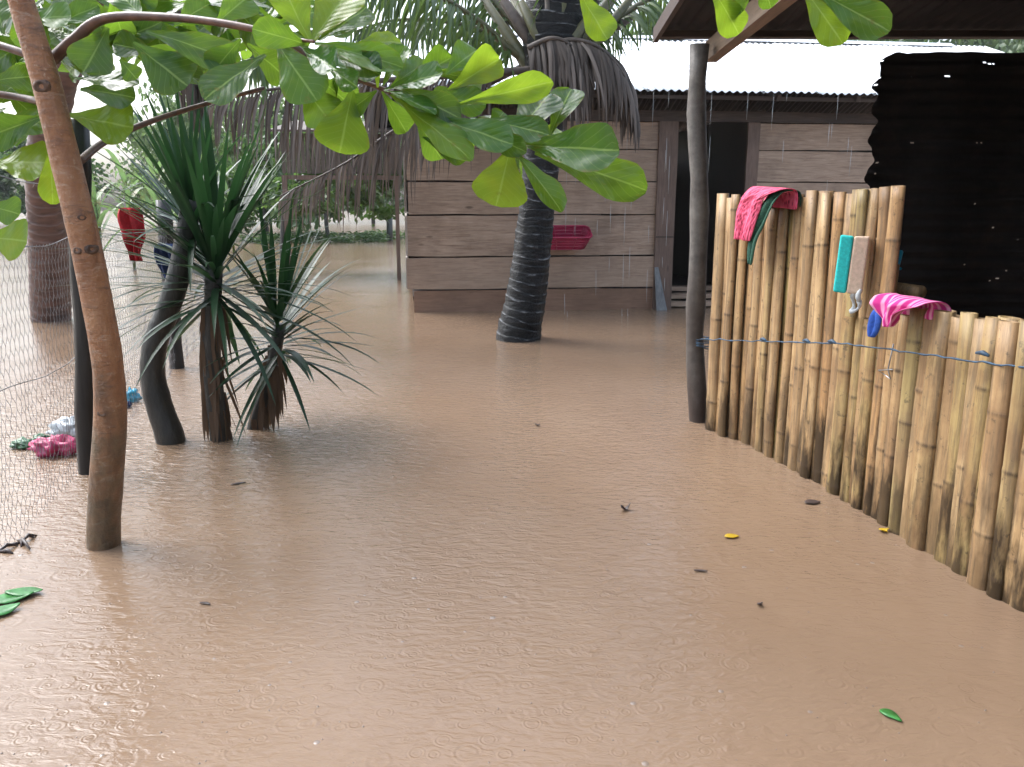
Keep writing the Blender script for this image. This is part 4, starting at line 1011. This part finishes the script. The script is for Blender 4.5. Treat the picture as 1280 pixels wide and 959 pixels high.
# ------------------------------------------------------------------ trees and plants beyond
def crown_mesh(seed, nclump, per, rx, rz, leaf, mat, droop=.5):
    rr = random.Random(seed); m = MB()
    for c in range(nclump):
        a = rr.uniform(0, 6.28); u = rr.uniform(-.75, 1); rad_ = rr.uniform(.35, 1.0) ** .6
        s = math.sqrt(max(0, 1 - u * u)); cc = Vector((math.cos(a) * s * rx * rad_, math.sin(a) * s * rx * rad_, u * rz * rad_))
        cr = rr.uniform(.14, .30) * rx
        for k in range(per):
            p = cc + Vector((rr.gauss(0, 1), rr.gauss(0, 1), rr.gauss(0, .7))) * cr * .55
            d = Vector((rr.uniform(-1, 1), rr.uniform(-1, 1), rr.uniform(-1, .4) - droop)).normalized(); b = d.cross(Vector((rr.uniform(-1, 1), rr.uniform(-1, 1), rr.uniform(-1, 1)))).normalized()
            l = leaf * rr.uniform(.6, 1.3); w = l * .30; f = b.cross(d) * l * .06
            m.add([p, p + d * l * .45 + b * w - f, p + d * l, p + d * l * .45 - b * w - f], [(0, 1, 2, 3)])
    return m.mesh('crown', mat, False)
def tree(name, loc, h, crown, cr, label, group, seed, cat='tree', z=.58):
    rr = random.Random(seed); t = thing(name, loc, label, cat, group)
    m = MB(); x, y, _ = loc; P = [Vector((x + .25 * math.sin(i + seed) * i / 6, y, -.5 + (h * .8 + .5) * i / 6)) for i in range(7)]
    m.tube(smooth_path(P, 3), [.022 * h * (1 - .8 * i / 18) for i in range(19)], 8)
    for k in range(6):
        p = P[3 + k % 3]; a = k * 1.9 + seed; q = p + Vector((math.cos(a), math.sin(a), .7)) * h * .22
        m.tube([p, p.lerp(q, .5) + Vector((0, 0, -.1)), q], [.009 * h, .006 * h, .003 * h], 6)
    m.build('trunk', M['dark_bark'], t)
    Mc = Matrix.Translation((x, y, h * z)) @ Matrix.Rotation(seed * 1.3, 4, 'Z') @ Matrix.Diagonal((cr, cr, h * (1 - z) / .95, 1))
    link('crown', crown, Mc, t); return t
CR = [crown_mesh(11, 60, 90, 1, 1, .12, M['fol']), crown_mesh(12, 70, 80, 1, 1, .10, M['fol_hazed']), crown_mesh(13, 55, 100, 1, 1, .14, M['fol'])]
far = [(-42, 62, 6.5, 5, 1), (-33, 58, 6, 4.5, 0), (-25, 64, 7.5, 4.5, 1), (-18, 62, 6.5, 4.0, 2), (-11, 66, 8, 5.0, 1), (-4, 70, 14, 6.5, 0), (4, 66, 14, 6.5, 1), (12, 72, 16, 7.0, 2), (21, 66, 15, 6.5, 1), (30, 70, 17, 7.0, 0), (-52, 66, 7, 5, 2), (39, 66, 16, 7, 1), (48, 72, 17, 7, 0)]
TL = {0: 'dark leafy tree beyond the flooded ground, hazy with rain', 1: 'pale green tree beyond the flooded ground, rain haze put into its colour', 2: 'broad dark green tree far behind, softened by rain'}
for k, (x, y, h, c, v) in enumerate(far):
    tree('distant_tree', (x, y, 0), h, CR[v], c, TL[v], 'trees beyond the flood: ' + ('dark', 'pale', 'broad')[v], k + 1, z=.52)
for k, (px, Y, h, c) in enumerate(((228, 46, 7.4, 3.0), (330, 38, 6.8, 3.0))):
    p = at(px, 250, Y); tree('young_tree', (p.x, Y, 0), h, CR[1], c, ('tallest pale tree in the gap behind the spiky plants', 'pale tree partly behind the hanging dead frond')[k], 'pale trees past the wire fence', 20 + k, z=.5)
# leafy tree showing under the lean-to
BT = ground(415, 303); 
bush = crown_mesh(21, 46, 42, 1, 1, .17, M['fol'], .9)
tree('leafy_tree', (BT.x - .2, BT.y + .4, 0), 4.3, bush, 2.0, 'dark leafy tree drooping low over the water beside the lean-to', None, 3, z=.52)
tree('leafy_tree', (BT.x - 3.0, BT.y + 1.5, 0), 4.0, CR[0], 1.9, 'round dark tree behind the hanging dead frond', None, 5, z=.5)
T4 = at(352, 300, 17); T4.z = 0
dt = thing('drooping_tree', (T4.x, T4.y, 0), 'leafy tree whose dark branches droop under the lean-to roof edge', 'tree')
c4 = at(440, 238, 17); m = MB()
m.tube(smooth_path([Vector((T4.x, T4.y, -.4)), Vector((T4.x + .05, T4.y, .8)), Vector((T4.x + .25, T4.y, 1.7)), c4 + Vector((-.5, 0, .45)), c4 + Vector((.2, 0, .4)), c4 + Vector((.8, 0, .1))], 4), [.09 - .0035 * i for i in range(21)], 8); m.build('trunk', M['dark_bark'], dt)
link('crown', bush, Matrix.Translation(c4 + Vector((-.35, 0, 0))) @ Matrix.Diagonal((1.35, .9, .72, 1)), dt)
low = crown_mesh(22, 30, 40, 1, .5, .14, M['fol'], .2)
for k, (px, py) in enumerate(((385, 300), (440, 303), (475, 300), (330, 305))):
    g = ground(px, py); s = thing('shore_bush', (g.x, g.y + .3 * k, 0), 'low dark bush at the far edge of the flood below the leafy trees', 'bush', 'bushes on the far bank')
    link('foliage', low, Matrix.Translation((g.x, g.y + .3 * k, .12)) @ Matrix.Diagonal((1.2, .8, .5, 1)), s)
    m = MB(); m.tube([(g.x, g.y + .3 * k, -.3), (g.x + .05, g.y + .3 * k, .25)], [.04, .02], 6); m.build('stem', M['dark_bark'], s)
g = ground(487, 301); m = MB(); m.tube([(g.x, g.y, -.4), (g.x + .02, g.y, .9)], .12, 8); tag(m.build('stump', M['dark_bark']), 'dark stump standing in the far water beside the lean-to post', 'stump')
# pale broad-leaved plants beyond the wire
for k, (px, py, h) in enumerate(((128, 345, 1.9), (168, 338, 2.3), (205, 330, 2.6), (238, 322, 2.4), (100, 330, 2.2), (292, 318, 2.0))):
    g = ground(px, py); t = thing('reed_plant', (g.x, g.y, 0), 'pale green plant with long arching leaves beyond the wire fence', 'plant', 'arching plants beyond the wire fence')
    m = MB(); m.tube([g - Vector((0, 0, .3)), g + Vector((.04, 0, h * .5)), g + Vector((.0, 0, h * .85))], [.035, .03, .015], 8); m.build('stalk', M['leaf_far'], t)
    for q in range(13):
        az = q * 2.4 + k; z = h * (.2 + .65 * q / 13); el = rad(rnd(45, 75)); d = Vector((math.cos(az) * math.cos(el), math.sin(az) * math.cos(el), math.sin(el)))
        m = blade(g + Vector((0, 0, z)), d, rnd(.9, 1.3), rnd(.09, .13), rnd(.35, .75)); m.build('leaf', M['leaf_far'], t)

# ------------------------------------------------------------------ floating rubbish and leaves
def crumple(name, px, py, w, h, mat, label, cat, seed, dz=.5):
    g = ground(px, py); k = mpp(g.y * 1.03); a, b = w / 2 * k, h / 2 * k
    m = MB(); nu, nv = 34, 17; vs = []
    for j in range(nv + 1):
        th = math.pi * j / nv
        for i in range(nu):
            ph = 2 * math.pi * i / nu; d = Vector((math.sin(th) * math.cos(ph), math.sin(th) * math.sin(ph), math.cos(th)))
            r = .9 + .55 * noise.noise(d * 2.0 + Vector((seed, 0, 0))) + .5 * abs(noise.noise(d * 4 + Vector((0, seed, 0)))) - .35 * abs(noise.noise(d * 8 + Vector((0, 0, seed))))
            vs.append(Vector((g.x + d.x * a * r, g.y + d.y * a * .75 * r, b * .75 + d.z * b * r)))
    m.add(vs, [(j * nu + i, j * nu + (i + 1) % nu, (j + 1) * nu + (i + 1) % nu, (j + 1) * nu + i) for j in range(nv) for i in range(nu)])
    tag(m.build(name, M[mat]), label, cat)
crumple('plastic_bag', 70, 568, 54, 26, 'bag_pink', 'crumpled pink plastic bag floating against the wire fence', 'bag', 1)
crumple('plastic_bag', 88, 545, 44, 26, 'white_plastic', 'crumpled white plastic bag floating behind the pink one', 'bag', 4)
crumple('plastic_bag', 29, 560, 26, 13, 'green_plastic', 'small dark green crumpled wrapper floating left of the pink bag', 'wrapper', 7)
crumple('plastic_bag', 52, 553, 22, 12, 'green_plastic', 'dark green wrapper wedged between the pink and white bags', 'wrapper', 9)
crumple('plastic_cup', 166, 502, 17, 18, 'cyan_plastic', 'bright blue plastic scrap floating behind the orange trunk', 'scrap', 12)
crumple('plastic_cup', 158, 510, 13, 10, 'navy_cloth', 'dark navy scrap floating next to the bright blue one', 'scrap', 14)
def floatleaf(name, px, py, L, w, ang, mat, label, cat='leaf', lift=.012):
    g = ground(px, py); k = mpp(g.y * 1.05) * (.6 if mat == 'debris' else .9); m = MB(); n = 8; pts = []; ws = []
    for i in range(n + 1):
        u = i / n; pts.append(g + Vector((math.cos(ang), math.sin(ang), 0)) * (u - .5) * L * k + Vector((0, .01 * math.sin(u * 3), .006 + lift * abs(2 * u - 1) ** 2))); ws.append(w * k * 2.2 * math.sin(math.pi * min(.97, u * .95 + .05)) + .002)
    m.strip(pts, ws, Vector((0, 0, 1)), .15); o = m.build(name, M[mat]); o.modifiers.new('thick', 'SOLIDIFY').thickness = .003; tag(o, label, cat)
floatleaf('floating_leaf', 782, 639, 22, 6, .5, 'debris', 'small black curled leaf floating alone in the middle of the yard', lift=.03)
floatleaf('floating_leaf', 1016, 630, 34, 10, .1, 'debris', 'large dark brown leaf floating near the bamboo fence', lift=.004)
floatleaf('floating_leaf', 915, 673, 20, 6, .05, 'float_yellow', 'small yellow leaf floating in open water', lift=.004)
floatleaf('floating_leaf', 1106, 666, 12, 6, .3, 'float_yellow', 'orange leaf scrap floating at the foot of the bamboo stakes')
floatleaf('floating_leaf', 876, 716, 28, 3, -.2, 'debris', 'thin reddish twig-like leaf floating past the yellow leaf', lift=.004)
floatleaf('floating_leaf', 951, 759, 8, 5, .7, 'debris', 'tiny round dark seed floating alone in the near water', 'seed')
floatleaf('floating_leaf', 298, 606, 30, 3, .5, 'debris', 'thin dark twig floating in front of the spiky plants', 'twig', .003)
floatleaf('floating_leaf', 256, 757, 26, 2.5, -.3, 'debris', 'thin brown straw floating in the near water', 'straw', .003)
floatleaf('floating_leaf', 672, 533, 10, 4, .1, 'debris', 'small dark chip floating below the palm', 'chip')
for k, (px, py, L, w, a) in enumerate(((12, 752, 60, 16, .5), (30, 744, 50, 12, .1), (2, 768, 50, 14, .9))):
    floatleaf('floating_sprig', px, py, L, w, a, 'float_green', ('broad bright green leaf floating at the yard edge under the orange tree', 'narrow green leaf floating on top of the broad green one', 'green leaf half sunk below the broad floating one')[k])
floatleaf('sunken_leaf', 1113, 897, 34, 8, -.9, 'float_green', 'dull green leaf afloat in the water before the bamboo fence', lift=.0)
for k in range(7):
    px = rnd(-8, 45); py = 698 - max(px, 0) * .75 + rnd(-6, 6); g = ground(px, py); a = rnd(-1.2, 1.6)
    d = Vector((math.cos(a), math.sin(a), rnd(-.05, .2))) * rnd(.02, .09); m = MB(); m.tube([g - d + Vector((0, 0, .004)), g + rvec(.01) + Vector((0, 0, .012)), g + d], [.004, .009, .003], 6)
    tag(m.build('driftwood_twig', M['debris']), 'small dark twig caught in the rubbish along the wire fence foot', 'twig', 'twigs caught along the wire fence')
# rain splashes: bubbles and crowns
m = MB(); rr = random.Random(5)
for k in range(750):
    Y = 1.6 + 10 * rr.random() ** 1.6; X = rr.uniform(-.72, .72) * Y
    flat = rr.random() < .12; r = rr.uniform(.005, .011) if flat else rr.uniform(.0016, .0036); hk = .16 if flat else 1; n = 7; c = Vector((X, Y, 0)); vs = []
    for hh, kk in ((0, 1.0), (.55, .8)):
        for q in range(n): vs.append(c + Vector((math.cos(6.283 * q / n) * r * kk, math.sin(6.283 * q / n) * r * kk, hh * r * hk)))
    vs.append(c + Vector((0, 0, r * .9 * hk)))
    m.add(vs, [(q, (q + 1) % n, n + (q + 1) % n, n + q) for q in range(n)] + [(n + q, n + (q + 1) % n, 2 * n) for q in range(n)])
tag(m.build('rain_bubbles', M['foam']), 'bubbles and specks thrown up by rain on the flood water', 'bubbles', kind='stuff')

# ------------------------------------------------------------------ rain-laden air
m = MB(); m.box((0, 65, 11.7), (320, 230, 26.8)); hz = m.build('haze', None, None, False)
t = bpy.data.materials.new('haze'); t.use_nodes = True; nt = t.node_tree; nt.nodes.clear()
pv = nt.nodes.new('ShaderNodeVolumePrincipled'); pv.inputs['Color'].default_value = (.93, .97, 1, 1); pv.inputs['Density'].default_value = .0004; pv.inputs['Anisotropy'].default_value = .1
om = nt.nodes.new('ShaderNodeOutputMaterial'); nt.links.new(pv.outputs[0], om.inputs['Volume']); hz.data.materials.append(t)
tag(hz, 'pale rainy air filling the whole place', 'haze', kind='stuff')
